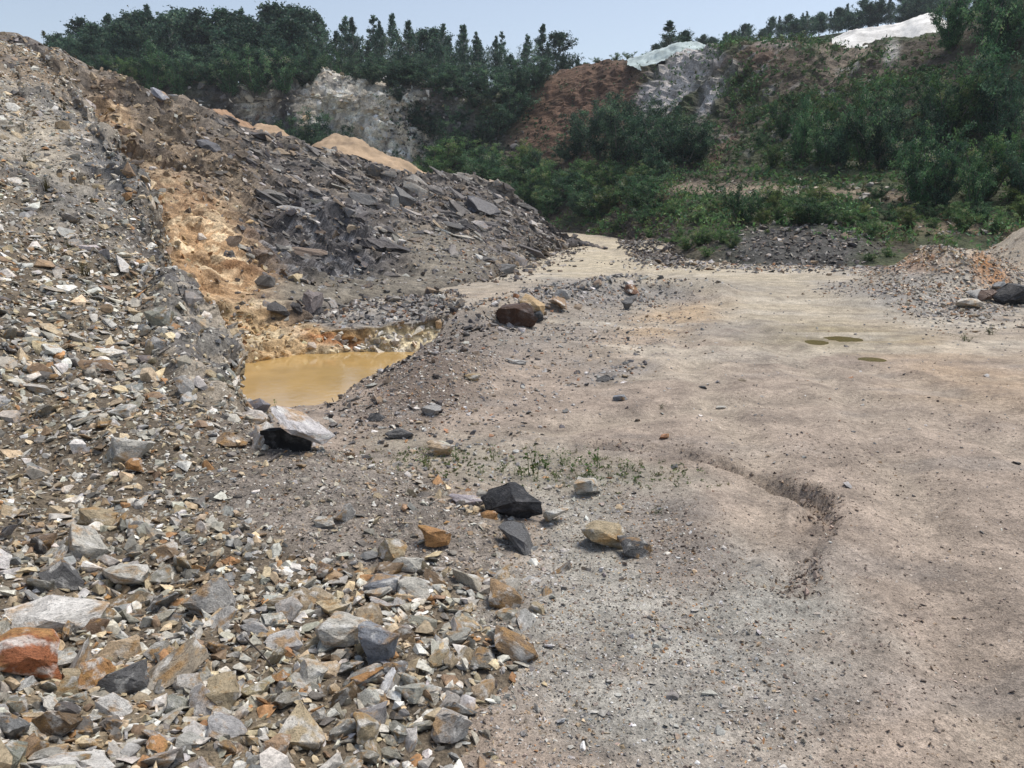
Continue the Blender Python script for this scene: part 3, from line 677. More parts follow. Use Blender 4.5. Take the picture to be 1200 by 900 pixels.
def frames(n, nrm, yaw, tilt, rng):
    z = nrm + rng.normal(size=(n, 3)) * tilt[:, None]; z /= np.linalg.norm(z, axis=1, keepdims=True)
    a = np.stack([np.cos(yaw), np.sin(yaw), 0 * yaw], 1); x = a - (a * z).sum(1, keepdims=True) * z; x /= np.linalg.norm(x, axis=1, keepdims=True) + 1e-9
    return np.stack([x, np.cross(z, x), z], 2)
PAL = {
 'scree': [((.47,.455,.40),5),((.35,.33,.275),5),((.64,.62,.57),3.6),((.40,.33,.22),4.5),((.16,.15,.135),2.5),((.38,.21,.095),1.0),((.25,.175,.11),2),((.27,.27,.26),2.5),((.55,.44,.29),2.2)],
 'gravel': [((.33,.285,.24),5),((.24,.205,.175),4),((.49,.47,.43),3.2),((.12,.11,.11),1.5),((.36,.30,.23),2),((.34,.19,.10),0.5)],
 'grit': [((.40,.385,.35),5),((.30,.27,.235),3),((.55,.545,.53),2),((.42,.33,.22),1.5),((.20,.19,.18),1.5),((.38,.21,.10),0.7)],
 'dirt': [((.37,.30,.245),6),((.27,.22,.185),4),((.50,.45,.39),3),((.16,.14,.125),1)],
 'dark': [((.115,.105,.10),5),((.068,.063,.065),3.5),((.185,.17,.155),5),((.33,.31,.285),2.6),((.24,.185,.135),2.6),((.48,.46,.43),1.0)],
 'brown': [((.22,.165,.11),4),((.30,.23,.15),3),((.12,.10,.085),3),((.42,.33,.22),1.5),((.40,.38,.35),1)],
 'mixed': [((.21,.205,.20),4),((.12,.118,.12),3),((.38,.37,.35),3),((.52,.50,.47),1.6),((.33,.26,.19),2),((.30,.16,.09),0.8)],
 'heap': [((.44,.40,.345),5),((.32,.30,.275),3.5),((.56,.48,.37),3),((.44,.27,.16),3),((.18,.17,.16),1.5)],
 'ochre': [((.45,.32,.17),5),((.55,.45,.29),4),((.32,.18,.085),2),((.62,.57,.47),2),((.24,.20,.15),2)],
 'clod': [((.21,.165,.135),4),((.29,.23,.185),4),((.14,.112,.092),1.5)]}
def pick(pal, n, rng):
    cs = np.array([q[0] for q in PAL[pal]]); w = np.array([q[1] for q in PAL[pal]], float); w /= w.sum()
    c_ = cs[rng.choice(len(cs), n, p=w)]; return np.clip(c_ * rng.lognormal(0, 0.20, (n, 1)) * (1 + rng.normal(0, 0.018, (n, 3))), 0.02, 0.82)
BAG = {}
def scatter(bag, patch, dens, lo, hi, mask, pal, minpx=1.8, maxn=60000, flat=(0.26, 0.72), tilt=0.35, margin=70, seed=0, power=2.0, sink=0.22, align=None, width=(0.42, 0.92)):
    """stones lie on the surface by world area; size follows a power law between lo and hi (metres)"""
    p = PATCH[patch]; rng = np.random.default_rng(1000 + seed + len(BAG.get(bag, [])) * 13)
    g_ = p.g; a, b, d = g_[:-1, :-1], g_[:-1, 1:], g_[1:, :-1]
    area = np.linalg.norm(np.cross(b - a, d - a), axis=-1)
    u_, v_, z_ = p.u[:-1, :-1], p.v[:-1, :-1], p.z[:-1, :-1]
    ok = (u_ > -margin) & (u_ < 1200 + margin) & (v_ > -margin) & (v_ < 900 + margin) & (z_ > 0.3)
    facing = ((p.n * -g_).sum(-1) > 0)[:-1, :-1]
    s_lod = np.maximum(lo, minpx * z_ / 768.0)
    frac = np.where(s_lod < hi, (s_lod ** -power - hi ** -power) / (lo ** -power - hi ** -power), 0)
    w = np.where(ok & (facing if patch != 'floor' else True), area * dens * np.clip(frac, 0, 1) * mask(p.u0, p.v0, p)[:-1, :-1], 0)
    tot = w.sum(); n = int(min(tot, maxn))
    if n < 1: return
    cdf = np.cumsum(w.ravel()); cdf /= cdf[-1]
    idx = np.searchsorted(cdf, rng.random(n)); r_, c_ = np.unravel_index(np.minimum(idx, w.size - 1), w.shape)
    s, t = rng.random((n, 1)), rng.random((n, 1))
    pos = g_[r_, c_] + (g_[r_, c_ + 1] - g_[r_, c_]) * s + (g_[r_ + 1, c_] - g_[r_, c_]) * t
    sl_ = s_lod[r_, c_]; q = rng.random(n)
    size = (sl_ ** -power + q * (hi ** -power - sl_ ** -power)) ** (-1 / power)
    fl = rng.uniform(*flat, n); el = rng.uniform(*width, n)
    dims = np.stack([size, size * el, size * el * fl], 1)
    nrm = p.n[r_, c_]
    Rm = frames(n, nrm, rng.uniform(0, 6.28, n), np.full(n, tilt), rng)
    if align is not None:
        x_ = np.asarray(align) + rng.normal(size=(n, 3)) * 0.16; z3 = nrm + rng.normal(size=(n, 3)) * tilt
        x_ /= np.linalg.norm(x_, axis=1, keepdims=True); z3 -= (z3 * x_).sum(1, keepdims=True) * x_; z3 /= np.linalg.norm(z3, axis=1, keepdims=True)
        Rm = np.stack([x_, np.cross(z3, x_), z3], 2)
    pos = pos + nrm * (dims[:, 2:3] * (0.5 - sink))
    BAG.setdefault(bag, []).append(dict(pos=pos, R=Rm, dims=dims, col=pick(pal, n, rng), px=size * 768 / z_[r_, c_]))
def flush(bag, name, label, cat, skip=None):
    E = {k: np.concatenate([e[k] for e in BAG[bag]]) for k in ('pos', 'R', 'dims', 'col', 'px')}
    n = len(E['pos']); keep = np.ones(n, bool)
    if skip is not None: keep[skip] = False
    pid = np.random.default_rng(5).integers(0, 14, n) + np.where(E['px'] > 9, 14, 0)
    V, T, C_ = [], [], []; off = 0
    for k in range(28):
        m = np.where(keep & (pid == k))[0]
        if not len(m): continue
        pv, pt_ = LOW[k]; ex = pv.max(0) - pv.min(0)
        vv = np.einsum('nij,nvj->nvi', E['R'][m], (pv / ex)[None] * E['dims'][m][:, None, :]) + E['pos'][m][:, None, :]
        V.append(vv.reshape(-1, 3)); T.append((pt_[None] + (np.arange(len(m)) * len(pv))[:, None, None] + off).reshape(-1, 3))
        C_.append(np.repeat(E['col'][m], len(pv), 0)); off += len(m) * len(pv)
    me = mesh_np(name, np.concatenate(V), np.concatenate(T), 3, np.concatenate(C_), False)
    o = link(name, me, M_RUBBLE); tag(o, label, cat, kind='stuff')
    print(name, keep.sum(), 'stones', len(me.polygons), 'tris')
    return o

one = lambda u, v, p: np.ones_like(u)
PAL['chips'] = [((.45,.43,.37),5),((.35,.32,.26),5),((.58,.56,.51),2.5),((.36,.295,.20),4),((.19,.175,.155),3),((.30,.20,.12),1.2)]
coarse = lambda u, v, p: np.clip(1 - 0.97 * p.gravel, 0, 1) * (1 - 0.78 * p.rib) * (1 - 0.9 * sstep(0, 60, u - (700 - 0.0 * v)))
corner = lambda u, v, p: sstep(560, 700, v) * (1 - sstep(-40, 60, u - np.interp(v, [560, 680, 760, 900], [600, 640, 620, 430]))) * (1 - 0.97 * p.gravel)
scatter('scree', 'scree', 16, 0.10, 0.24, coarse, 'scree', margin=300, tilt=0.5, seed=1)
scatter('scree', 'scree', 45, 0.07, 0.17, lambda u, v, p: coarse(u, v, p) * sstep(560, 480, v), 'scree', tilt=0.4, seed=56, flat=(0.22, 0.5))
scatter('scree', 'scree', 8, 0.16, 0.36, lambda u, v, p: coarse(u, v, p) * sstep(520, 440, v), 'scree', tilt=0.4, seed=52, flat=(0.25, 0.6))
scatter('scree', 'scree', 44, 0.09, 0.24, corner, 'scree', margin=300, tilt=0.6, seed=11)
scatter('scree', 'scree', 190, 0.045, 0.11, coarse, 'scree', margin=300, tilt=0.5, seed=2)
scatter('scree', 'scree', 300, 0.04, 0.10, corner, 'scree', margin=300, tilt=0.6, seed=12)
scatter('scree', 'scree', 520, 0.018, 0.048, lambda u, v, p: (1 - 0.85 * p.rib) * (1 - 0.5 * p.gravel), 'chips', tilt=0.6, seed=3, minpx=2.2)
scatter('scree', 'scree', 1500, 0.011, 0.034, lambda u, v, p: p.gravel, 'gravel', tilt=0.6, seed=4, minpx=1.9)
scatter('scree', 'scree', 75, 0.034, 0.10, lambda u, v, p: p.gravel, 'chips', tilt=0.5, seed=5)
# grit and pebbles on the floor
grit = lambda u, v, p: np.maximum(zone(u, v, 690, 770, 270, 150, 25, 0.5), zone(u, v, 690, 630, 140, 70, 20, 0.5))
scatter('grit', 'floor', 2300, 0.011, 0.030, grit, 'grit', tilt=0.6, seed=6, minpx=2.0, sink=0.3)
scatter('grit', 'floor', 45, 0.03, 0.085, grit, 'grit', tilt=0.4, seed=7, power=2.5)
scatter('grit', 'floor', 340, 0.011, 0.032, lambda u, v, p: sstep(420, 600, v) * (1 - 0.6 * grit(u, v, p)), 'dirt', tilt=0.5, seed=8, minpx=1.6, sink=0.3)
tan_strew = lambda u, v, p: np.maximum.reduce([zone(u, v, 560, 450, 130, 70, -15, 0.5), zone(u, v, 640, 395, 160, 50, -8, 0.5), zone(u, v, 480, 520, 150, 35, 8, 0.5)])
scatter('strew', 'floor', 90, 0.03, 0.12, tan_strew, 'mixed', tilt=0.4, seed=9, power=2.4)
scatter('strew', 'floor', 10, 0.025, 0.12, lambda u, v, p: sstep(330, 360, v) * sstep(700, 480, v), 'mixed', tilt=0.3, seed=10, power=2.6)
scatter('strew', 'floor', 800, 0.02, 0.07, lambda u, v, p: zone(u, v, 490, 452, 90, 48, -25, 0.4), 'gravel', seed=13, power=2.4)
scatter('strew', 'floor', 120, 0.06, 0.26, lambda u, v, p: np.exp(-(seg_d(p.g[..., :2], RIDGE) / 0.6) ** 2) * (0.35 + 0.65 * sstep(560, 640, u)) * (1 - 0.75 * sstep(740, 820, u)), 'mixed', seed=14, tilt=0.5)
MB = np.array([PF(a, b)[:2] for a, b in [(425, 478), (470, 440), (530, 410), (580, 388)]])
scatter('strew', 'floor', 36, 0.07, 0.2, lambda u, v, p: np.exp(-(seg_d(p.g[..., :2], MB) / 0.55) ** 2), 'dark', seed=54, tilt=0.5)
scatter('strew', 'floor', 22, 0.07, 0.22, lambda u, v, p: zone(u, v, 425, 490, 60, 14, 5, 0.4), 'dark', seed=15, tilt=0.5)
scatter('strew', 'floor', 14, 0.05, 0.16, lambda u, v, p: zone(u, v, 500, 522, 120, 22, 5, 0.4), 'scree', seed=16, tilt=0.4)
scatter('heap', 'floor', 200, 0.05, 0.15, lambda u, v, p: zone(u, v, 1110, 328, 92, 42, 5, 0.3), 'heap', seed=17, tilt=0.5)
scatter('heap', 'floor', 160, 0.05, 0.14, lambda u, v, p: zone(u, v, 1080, 306, 70, 9, 3, 0.5), 'ochre', seed=37, tilt=0.5)
scatter('grit', 'floor', 1100, 0.015, 0.065, lambda u, v, p: np.exp(-(seg_d(p.g[..., :2], RUT) / 0.13) ** 2) * sstep(-0.4, 0.4, fbm(p.g * [1, 1, 0], 1.1, 3, 77)), 'clod', seed=38, tilt=0.6)
scatter('grit', 'floor', 260, 0.012, 0.04, lambda u, v, p: sstep(430, 520, v) * sstep(0.15, 0.6, fbm(p.g * [1, 1, 0], 0.55, 3, 79)), 'clod', seed=39, tilt=0.6)
scatter('grit', 'floor', 700, 0.012, 0.04, lambda u, v, p: zone(u, v, 800, 640, 70, 40, 40, 0.5), 'clod', seed=40, tilt=0.6)
scatter('heap', 'floor', 40, 0.05, 0.2, lambda u, v, p: 0.4 * sstep(1120, 1180, u) * sstep(330, 310, v) * sstep(255, 270, v), 'heap', seed=55, tilt=0.5, minpx=2.6)
scatter('heap', 'floor', 30, 0.05, 0.2, lambda u, v, p: zone(u, v, 1150, 372, 90, 18, 0, 0.5), 'mixed', seed=18, tilt=0.4)
TOE = np.array([PF(a, b)[:2] for a, b in [(560, 330), (590, 320), (622, 307), (645, 297), (664, 288)]])
scatter('strew', 'floor', 16, 0.10, 0.45, lambda u, v, p: np.exp(-(seg_d(p.g[..., :2], TOE) / 1.0) ** 2), 'dark', seed=57, tilt=0.4)
scatter('strew', 'floor', 120, 0.04, 0.13, lambda u, v, p: np.maximum.reduce([zone(u, v, 715, 345, 85, 12, 2, 0.6), zone(u, v, 715, 440, 45, 9, -12, 0.5), zone(u, v, 1010, 340, 50, 8, 0, 0.6) * 0.6]), 'mixed', seed=53)
scatter('darkheap', 'floor', 70, 0.12, 0.35, lambda u, v, p: zone(u, v, 765, 295, 36, 15, 15, 0.3), 'dark', seed=19, tilt=0.5)
scatter('darkheap', 'floor', 22, 0.09, 0.32, lambda u, v, p: zone(u, v, 900, 312, 150, 8, 1, 0.5), 'mixed', seed=20, tilt=0.5)
scatter('darkheap', 'back', 25, 0.12, 0.4, lambda u, v, p: np.maximum(zone(u, v, 930, 288, 90, 30, 0, 0.4), zone(u, v, 800, 285, 60, 25, 10, 0.5) * 0.15), 'dark', seed=21, tilt=0.5)
scatter('darkheap', 'back', 3, 0.15, 0.6, lambda u, v, p: zone(u, v, 950, 228, 120, 16, 2, 0.5) + zone(u, v, 1120, 268, 80, 14, -4, 0.5), 'heap', seed=22, tilt=0.5)
# spoil hill and bench above the pond
orz = lambda u, v: np.maximum(zone(u, v, 255, 335, 74, 155, -30, 0.45), zone(u, v, 135, 150, 22, 60, -20, 0.5))
drk = lambda u, v: zone(u, v, 385, 275, 95, 55, 18, 0.5)
notdust = lambda u, v, p: (1 - 0.85 * p.dust) * (1 - 0.65 * p.face)
scatter('hill', 'midhill', 1.6, 0.30, 0.75, lambda u, v, p: notdust(u, v, p) * sstep(250, 330, u), 'dark', seed=23, tilt=0.3, flat=(0.3, 0.6))
scatter('hill', 'midhill', 0.6, 0.6, 1.7, lambda u, v, p: (1 - p.dust) * sstep(240, 330, u + 0.5 * (200 - v)) * sstep(320, 270, v) * (1 - 0.6 * orz(u, v)), 'dark', seed=50, tilt=0.25, flat=(0.3, 0.6), width=(0.25, 0.5), align=dipd, sink=0.3)
scatter('hill', 'midhill', 3.6, 0.25, 0.8, lambda u, v, p: (1 - p.dust) * sstep(220, 330, u + 0.5 * (200 - v)) * sstep(330, 270, v) * (1 - 0.6 * orz(u, v)), 'dark', seed=51, tilt=0.35, flat=(0.3, 0.6), width=(0.25, 0.55), align=dipd, sink=0.3)
scatter('hill', 'midhill', 11, 0.12, 0.34, lambda u, v, p: notdust(u, v, p) * sstep(200, 330, u) + 0.6 * zone(u, v, 620, 310, 60, 25, 0, 0.4), 'dark', seed=24, tilt=0.35, flat=(0.3, 0.7))
scatter('hill', 'midhill', 14, 0.10, 0.4, lambda u, v, p: (1 - p.dust) * (1 - sstep(240, 340, u)) * sstep(270, 200, v), 'brown', seed=25, tilt=0.35, flat=(0.25, 0.6))
scatter('hill', 'midhill', 9, 0.07, 0.16, lambda u, v, p: p.dust, 'mixed', seed=26)
scatter('hill', 'midhill', 30, 0.07, 0.17, lambda u, v, p: zone(u, v, 560, 275, 110, 50, 25, 0.5), 'mixed', seed=27)
scatter('bench', 'bank', 85, 0.07, 0.2, lambda u, v, p: sstep(383, 372, v), 'mixed', seed=28, tilt=0.5)
scatter('bench', 'bank', 55, 0.06, 0.2, lambda u, v, p: zone(u, v, 295, 402, 75, 34, 10, 0.4), 'ochre', seed=35, tilt=0.6)
scatter('bench', 'midhill', 60, 0.06, 0.22, lambda u, v, p: zone(u, v, 270, 395, 75, 45, 25, 0.4), 'ochre', seed=36, tilt=0.5)
scatter('bench', 'bank', 12, 0.15, 0.35, lambda u, v, p: sstep(378, 366, v), 'dark', seed=29, tilt=0.5)

# angular blocks standing out of the rock faces
PAL['rib'] = [((.34,.32,.285),4),((.48,.43,.35),4),((.60,.56,.48),2),((.14,.14,.145),2.5),((.24,.235,.225),3)]
PAL['facedark'] = [((.10,.098,.10),5),((.15,.145,.145),4),((.24,.235,.23),2.5),((.20,.15,.11),1.5)]
PAL['cliff'] = [((.66,.59,.48),4),((.76,.73,.66),4),((.48,.44,.38),3),((.26,.25,.235),1.6),((.54,.41,.26),1)]
for lo, hi, dn, sk in ((0.20, 0.48, 1.0, 0.46), (0.09, 0.22, 6, 0.40)):
    scatter('face', 'midhill', dn, lo, hi, lambda u, v, p: p.face * orz(u, v), 'ochre', seed=41, tilt=0.7, sink=sk, flat=(0.5, 1.0))
    scatter('face', 'midhill', dn * 1.3, lo, hi, lambda u, v, p: p.face * drk(u, v), 'facedark', seed=42, tilt=0.7, sink=sk, flat=(0.4, 0.9))
    scatter('face', 'midhill', dn, lo, hi, lambda u, v, p: p.face * (1 - orz(u, v)) * (1 - drk(u, v)), 'brown', seed=43, tilt=0.6, sink=sk, flat=(0.4, 0.9))
    scatter('face', 'scree', dn * 1.6, lo * 0.6, hi * 0.6, lambda u, v, p: p.rib * sstep(-30, 30, u + 30), 'rib', seed=44, tilt=0.6, sink=sk, flat=(0.4, 0.9))
    scatter('face', 'scree', dn * 1.8, lo * 0.6, hi * 0.62, lambda u, v, p: p.edge, 'rib', seed=45, tilt=0.7, sink=sk, flat=(0.5, 1.0))
    scatter('face', 'back', dn * 0.5, lo * 2.6, hi * 3.0, lambda u, v, p: zone(u, v, 425, 138, 90, 64, 42, 0.35) + 0.4 * zone(u, v, 300, 120, 40, 22, 0, 0.4), 'cliff', seed=46, tilt=0.8, sink=sk, flat=(0.5, 1.0), minpx=2.6)
    scatter('face', 'back', dn * 0.36, lo * 2.6, hi * 3.0, lambda u, v, p: zone(u, v, 530, 145, 70, 50, 0, 0.4) + zone(u, v, 260, 130, 60, 30, 0, 0.4), 'facedark', seed=47, tilt=0.8, sink=sk, flat=(0.5, 1.0), minpx=2.6)
scatter('face', 'bank', 60, 0.08, 0.3, lambda u, v, p: sstep(376, 386, v) * sstep(360, 400, u) * sstep(416, 410, v), 'cliff', seed=48, tilt=0.8, sink=0.42, flat=(0.5, 1.0))
# ---- the individual stones
def spot(patch, u, v):
    p = PATCH[patch]; d = (p.u - u) ** 2 + (p.v - v) ** 2 + np.where((p.n * -p.g).sum(-1) > 0, 0, 400) + p.z * 0.02
    i = np.unravel_index(np.argmin(np.where(p.z > 0.3, d, 1e12)), d.shape); return p.g[i], p.n[i], p.z[i]
HN = [0]
def put_rock(name, mesh, pos, R, dims, color, label, cat='stone', group=None):
    o = bpy.data.objects.new(name, mesh); COL.objects.link(o)
    M = Matrix([[*(R[i] * dims), pos[i]] for i in range(3)] + [[0, 0, 0, 1]]); o.matrix_world = M
    o.color = (*color, 1.0); tag(o, label, cat, group); return o
def hero(u, v, w, h, col, label, patch='scree', ang=0, dark=False, k=None, deep=0.8, lift=0.28, tilt=0.12, name=None, thick=1.0):
    HN[0] += 1; r = np.random.default_rng(HN[0] + 900)
    pos, nrm, zc = spot(patch, u, v + h * 0.25)
    a = math.radians(ang); q2, _, _ = spot(patch, u + 14 * math.cos(a), v + h * 0.25 + 14 * math.sin(a))
    cp, sp = math.cos(PITCH), math.sin(PITCH)
    T = np.array([math.cos(a), 0, 0]) - math.sin(a) * np.array([0, sp, cp]); T2 = q2 - pos
    if np.linalg.norm(T2) > 1e-3:
        T2 = T2 / np.linalg.norm(T2)
        T = T + 0.5 * T2
    z = nrm * 0.6 + UPV * 0.4 + r.normal(size=3) * tilt; x = T / np.linalg.norm(T)
    z = z - (z @ x) * x; z /= np.linalg.norm(z); y = np.cross(z, x)
    W_, H_ = w / F * zc, h / F * zc * thick
    dims = np.array([W_, max(W_ * deep * 0.8, H_), H_ * 0.85])
    ms = HDARK if dark else HERO
    return put_rock(name or ('dark_rock' if dark else 'stone'), ms[(HN[0] if k is None else k) % len(ms)], pos + z * dims[2] * lift, np.stack([x, y, z], 1), dims, col, label)
WHT, PALE, GRY, TAN, RUST, RED, BRN, DKG, BLK, BLU = (.70,.68,.64), (.56,.54,.48), (.38,.37,.35), (.44,.36,.235), (.44,.24,.10), (.36,.135,.06), (.20,.14,.085), (.13,.13,.13), (.028,.029,.032), (.26,.275,.30)
hero(28,772,84,70,RED,'big rust red block with a pale stripe at the left edge of the rubble',k=2,lift=.35)
hero(58,722,120,38,WHT,'long whitish slab lying just above the rust red block',ang=-4,k=5)
hero(247,703,54,52,GRY,'pointed grey boulder with an ochre flank where gravel meets rubble',k=4,lift=.4)
hero(402,744,62,42,PALE,'cream and orange rounded stone leaning on a flat grey boulder',k=7,lift=.4)
hero(447,756,54,60,BLU,'flat blue grey boulder in the middle of the foreground rubble',k=10,lift=.38,thick=.9)
hero(118,608,58,30,TAN,'tan slab with a dark front edge on the lower scree',ang=15,k=1)
hero(98,634,58,34,PALE,'long pale slab pointing down to the right below the tan slab',ang=42,k=8)
hero(68,672,56,36,DKG,'long dark grey stone pointing down right above the whitish slab',ang=40,k=11)
hero(146,674,58,36,PALE,'pale squarish block between the scree slabs and the gravel',k=14)
hero(600,590,72,44,BLK,'large black boulder beside the weeds at the top of the gravel mound',dark=True,k=1,lift=.36,patch='floor')
hero(574,606,22,18,RUST,'small orange and white chip leaning against the black boulder',patch='floor',k=3,lift=.5)
hero(608,634,66,26,DKG,'dark tapered rock splinter pointing down the gravel mound',ang=52,dark=True,k=3,lift=.4,patch='scree')
hero(689,572,36,28,PALE,'pyramid shaped stone with a rusty face near the dirt floor',k=13,patch='floor',lift=.42)
hero(707,629,58,36,TAN,'brown boulder with a pale flat top right of the gravel mound',k=2,patch='floor',lift=.36,ang=8)
hero(742,642,40,30,DKG,'dark grey boulder with a pale cap beside the brown one',k=6,patch='floor',ang=5)
hero(653,606,34,24,PALE,'light grey block between the black boulder and the brown one',k=9,patch='floor',lift=.4)
hero(548,588,44,16,(.42,.38,.40),'flat pinkish slab half buried left of the black boulder',k=16,patch='scree',ang=12)
hero(511,628,40,32,RUST,'rusty brown stone on top of the gravel mound',k=12,lift=.4)
hero(457,648,36,28,TAN,'round tan stone on the lower edge of the gravel mound',k=15,lift=.4)
hero(265,816,42,48,TAN,'ochre pitted boulder in the bottom rubble, left of a thin rod',k=18,lift=.42)
hero(203,786,90,32,(.33,.28,.21),'long ochre striped splinter slanting up to the right',ang=-42,k=20)
hero(150,796,62,42,DKG,'dark grey ridged rock left of the striped splinter',ang=-25,k=21)
hero(111,796,32,40,RUST,'upright orange stone near the rust red block',k=22,lift=.45)
hero(133,828,42,26,WHT,'white stone with an orange stripe under the orange one',ang=15,k=23)
hero(60,852,54,40,BRN,'dark brown angular block near the bottom left corner',k=24,lift=.4)
hero(82,894,100,30,WHT,'white and orange slab cut by the bottom edge of the photo',ang=-8,k=25)
hero(8,888,46,42,(.28,.29,.24),'greenish grey stone in the bottom left corner',k=0)
hero(597,756,62,36,(.27,.19,.12),'brown wedge shaped rock at the right end of the rubble',ang=38,k=3,lift=.4)
hero(586,700,44,34,(.38,.26,.15),'orange tan boulder at the upper right of the rubble',ang=20,k=6,lift=.42)
hero(428,794,38,28,RUST,'orange brown hollowed stone below the flat blue grey boulder',k=9)
hero(430,856,32,42,TAN,'upright tan stone alone in the grit at the bottom',k=12,lift=.45)
hero(324,880,32,36,(.44,.30,.19),'orange pink stone in the bottom rubble below the rod',k=16,lift=.4)
hero(152,527,58,40,PALE,'pale lumpy boulder on the middle scree above an orange cube',k=17)
hero(159,548,22,20,RUST,'small orange cube of rock on the middle scree',k=2,lift=.5)
hero(182,402,28,20,GRY,'light grey block on the upper scree by the rock rib',k=5)
hero(186,372,34,26,(.27,.27,.22),'mossy grey block near the edge of the scree',k=8)
hero(268,515,44,24,(.27,.19,.12),'brown slab with a flat top near the scree edge',ang=22,k=11)
hero(218,452,34,22,GRY,'grey slab leaning out of the scree edge above the pond',ang=25,k=19)
hero(325,492,48,24,WHT,'bluish white slab on the scree edge above the dark hollow',ang=25,k=14)
hero(297,488,34,20,(.55,.50,.45),'white slab with an orange end at the pond side of the scree',ang=-20,k=23)
hero(475,660,38,22,PALE,'pale angular stone in the upper rubble under the round tan one',k=21)
hero(485,690,50,26,PALE,'pale grey slab in the middle of the upper rubble',k=22,ang=10)
hero(545,676,40,26,(.46,.42,.34),'cream coloured stone near the tip of the dark splinter',k=24,ang=30)
hero(622,684,28,18,WHT,'small white block at the edge of the grit',k=5)
hero(450,686,46,26,BLU,'bluish stone with a tan rim in the upper rubble',k=7,ang=-10)
hero(382,612,26,18,PALE,'pale lone stone on the gravel mound',k=1)
hero(405,600,24,26,GRY,'grey pointed stone on the gravel mound left of the centre',k=4)
hero(516,527,34,22,(.55,.42,.28),'white and orange stone at the near edge of the dirt floor',patch='floor',k=10,lift=.4)
hero(470,509,34,16,DKG,'dark flat stone in front of the pond mound',patch='floor',dark=True,k=4)
hero(506,481,24,16,GRY,'grey stone with a dark underside behind the weeds',patch='floor',dark=True,k=5)
hero(726,465,20,11,BLU,'lone blue grey slab in the middle of the dirt floor',patch='floor',k=13)
hero(706,445,18,10,DKG,'dark stone beside a strip of crushed grey rock on the floor',patch='floor',dark=True,k=6)
hero(555,441,20,10,TAN,'flat tan stone on the dark mound beside the pond',patch='floor',k=16)
hero(603,424,26,8,GRY,'thin grey slab on the mound beside the pond',patch='floor',k=12)
hero(418,456,18,18,BLK,'black block at the edge of the yellow pond',patch='floor',dark=True,k=7,lift=.4)
hero(440,487,22,16,DKG,'dark block in the row of rocks on the near pond rim',patch='floor',dark=True,k=8)
hero(420,490,22,14,DKG,'dark slab left of the dark block on the near pond rim',patch='floor',dark=True,k=9)
hero(398,492,26,14,BLU,'blue grey slab on the near pond rim beside green leaves',patch='floor',k=18)
hero(603,366,48,34,(.07,.035,.022),'dark rusty boulder dug out of the rubble ridge',patch='floor',dark=True,k=2,lift=.35)
hero(626,358,26,38,(.50,.36,.20),'cream coloured upright slab right of the dark rusty boulder',patch='floor',k=2,ang=-60,lift=.4)
hero(628,373,14,18,(.05,.06,.07),'small bluish black rock at the foot of the cream slab',patch='floor',dark=True,k=11,lift=.4)
hero(653,355,22,18,(.36,.25,.16),'brown stone under a grey boulder on the rubble ridge',patch='floor',k=20,lift=.45)
hero(659,349,20,16,GRY,'grey rounded boulder on the rubble ridge',patch='floor',k=21,lift=.6)
hero(736,356,22,22,DKG,'dark boulder with a grey top on the right part of the rubble ridge',patch='floor',dark=True,k=0,lift=.4)
hero(739,341,18,15,(.22,.12,.075),'reddish brown boulder on the rubble ridge by the track',patch='floor',k=22,lift=.4)
hero(545,338,36,12,DKG,'black flat slab at the foot of the spoil hill',patch='midhill',dark=True,k=3)
hero(590,316,34,16,DKG,'large dark slab below the spoil hill near the track',patch='midhill',dark=True,k=4,ang=-15)
hero(610,332,22,14,(.27,.21,.15),'tan grey rock at the foot of the spoil hill',patch='midhill',k=17)
hero(633,297,16,14,(.22,.11,.065),'red brown rock near the right foot of the spoil hill',patch='midhill',k=19,lift=.4)
hero(561,247,44,22,(.085,.085,.095),'big dark boulder high on the spoil hill',patch='midhill',dark=True,k=5,ang=28,lift=.4)
hero(425,232,34,16,DKG,'dark slab below the crest of the spoil hill',patch='midhill',dark=True,k=6,ang=30)
hero(470,232,30,18,DKG,'dark rock on the upper left flank of the spoil hill',patch='midhill',dark=True,k=7,ang=30)
hero(155,118,44,9,(.36,.35,.40),'long lilac grey slab on the brow of the rock face',patch='midhill',ang=30,k=5,thick=.8)
hero(180,130,40,9,(.40,.39,.44),'second lilac grey slab on the brow, further down',patch='midhill',ang=28,k=8,thick=.8)
hero(108,104,30,8,(.36,.35,.38),'thin grey slab at the left end of the brow',patch='midhill',ang=25,k=11,thick=.8)
hero(200,116,18,7,(.58,.58,.58),'small white block on the skyline of the spoil hill',patch='midhill',k=14,lift=.6)
hero(185,113,22,10,(.28,.29,.33),'bluish block on the skyline left of the white one',patch='midhill',k=16,ang=40,lift=.5)
hero(245,172,34,14,(.10,.10,.11),'dark flat outcrop stone below the brow of the rock face',patch='midhill',dark=True,k=9,ang=20)
hero(1186,349,46,30,BLK,'black shiny boulder at the right edge by the rubble heap',patch='floor',dark=True,k=1,lift=.45,ang=-12)
hero(1138,357,36,15,(.55,.50,.42),'white block with a tan end in front of the rubble heap',patch='floor',k=2,lift=.4)
hero(1160,347,30,16,(.15,.095,.07),'dark brown rock behind the white block at the rubble heap',patch='floor',dark=True,k=3,lift=.5)
hero(1170,337,22,11,(.25,.26,.27),'rounded grey rock above the black boulder',patch='floor',k=4,lift=.6)
hero(1148,345,30,10,GRY,'grey slab left of the dark brown rock at the rubble heap',patch='floor',k=6,lift=.5,ang=-15)
hero(824,453,10,5,DKG,'small dark stone lying alone on the floor right of the centre',patch='floor',dark=True,k=10)
hero(692,271,12,7,PALE,'pale boulder at the bend of the track',patch='floor',k=7,lift=.5)
hero(846,476,16,4,PALE,'flattened pale crushed stone on the dirt floor',patch='floor',k=13)
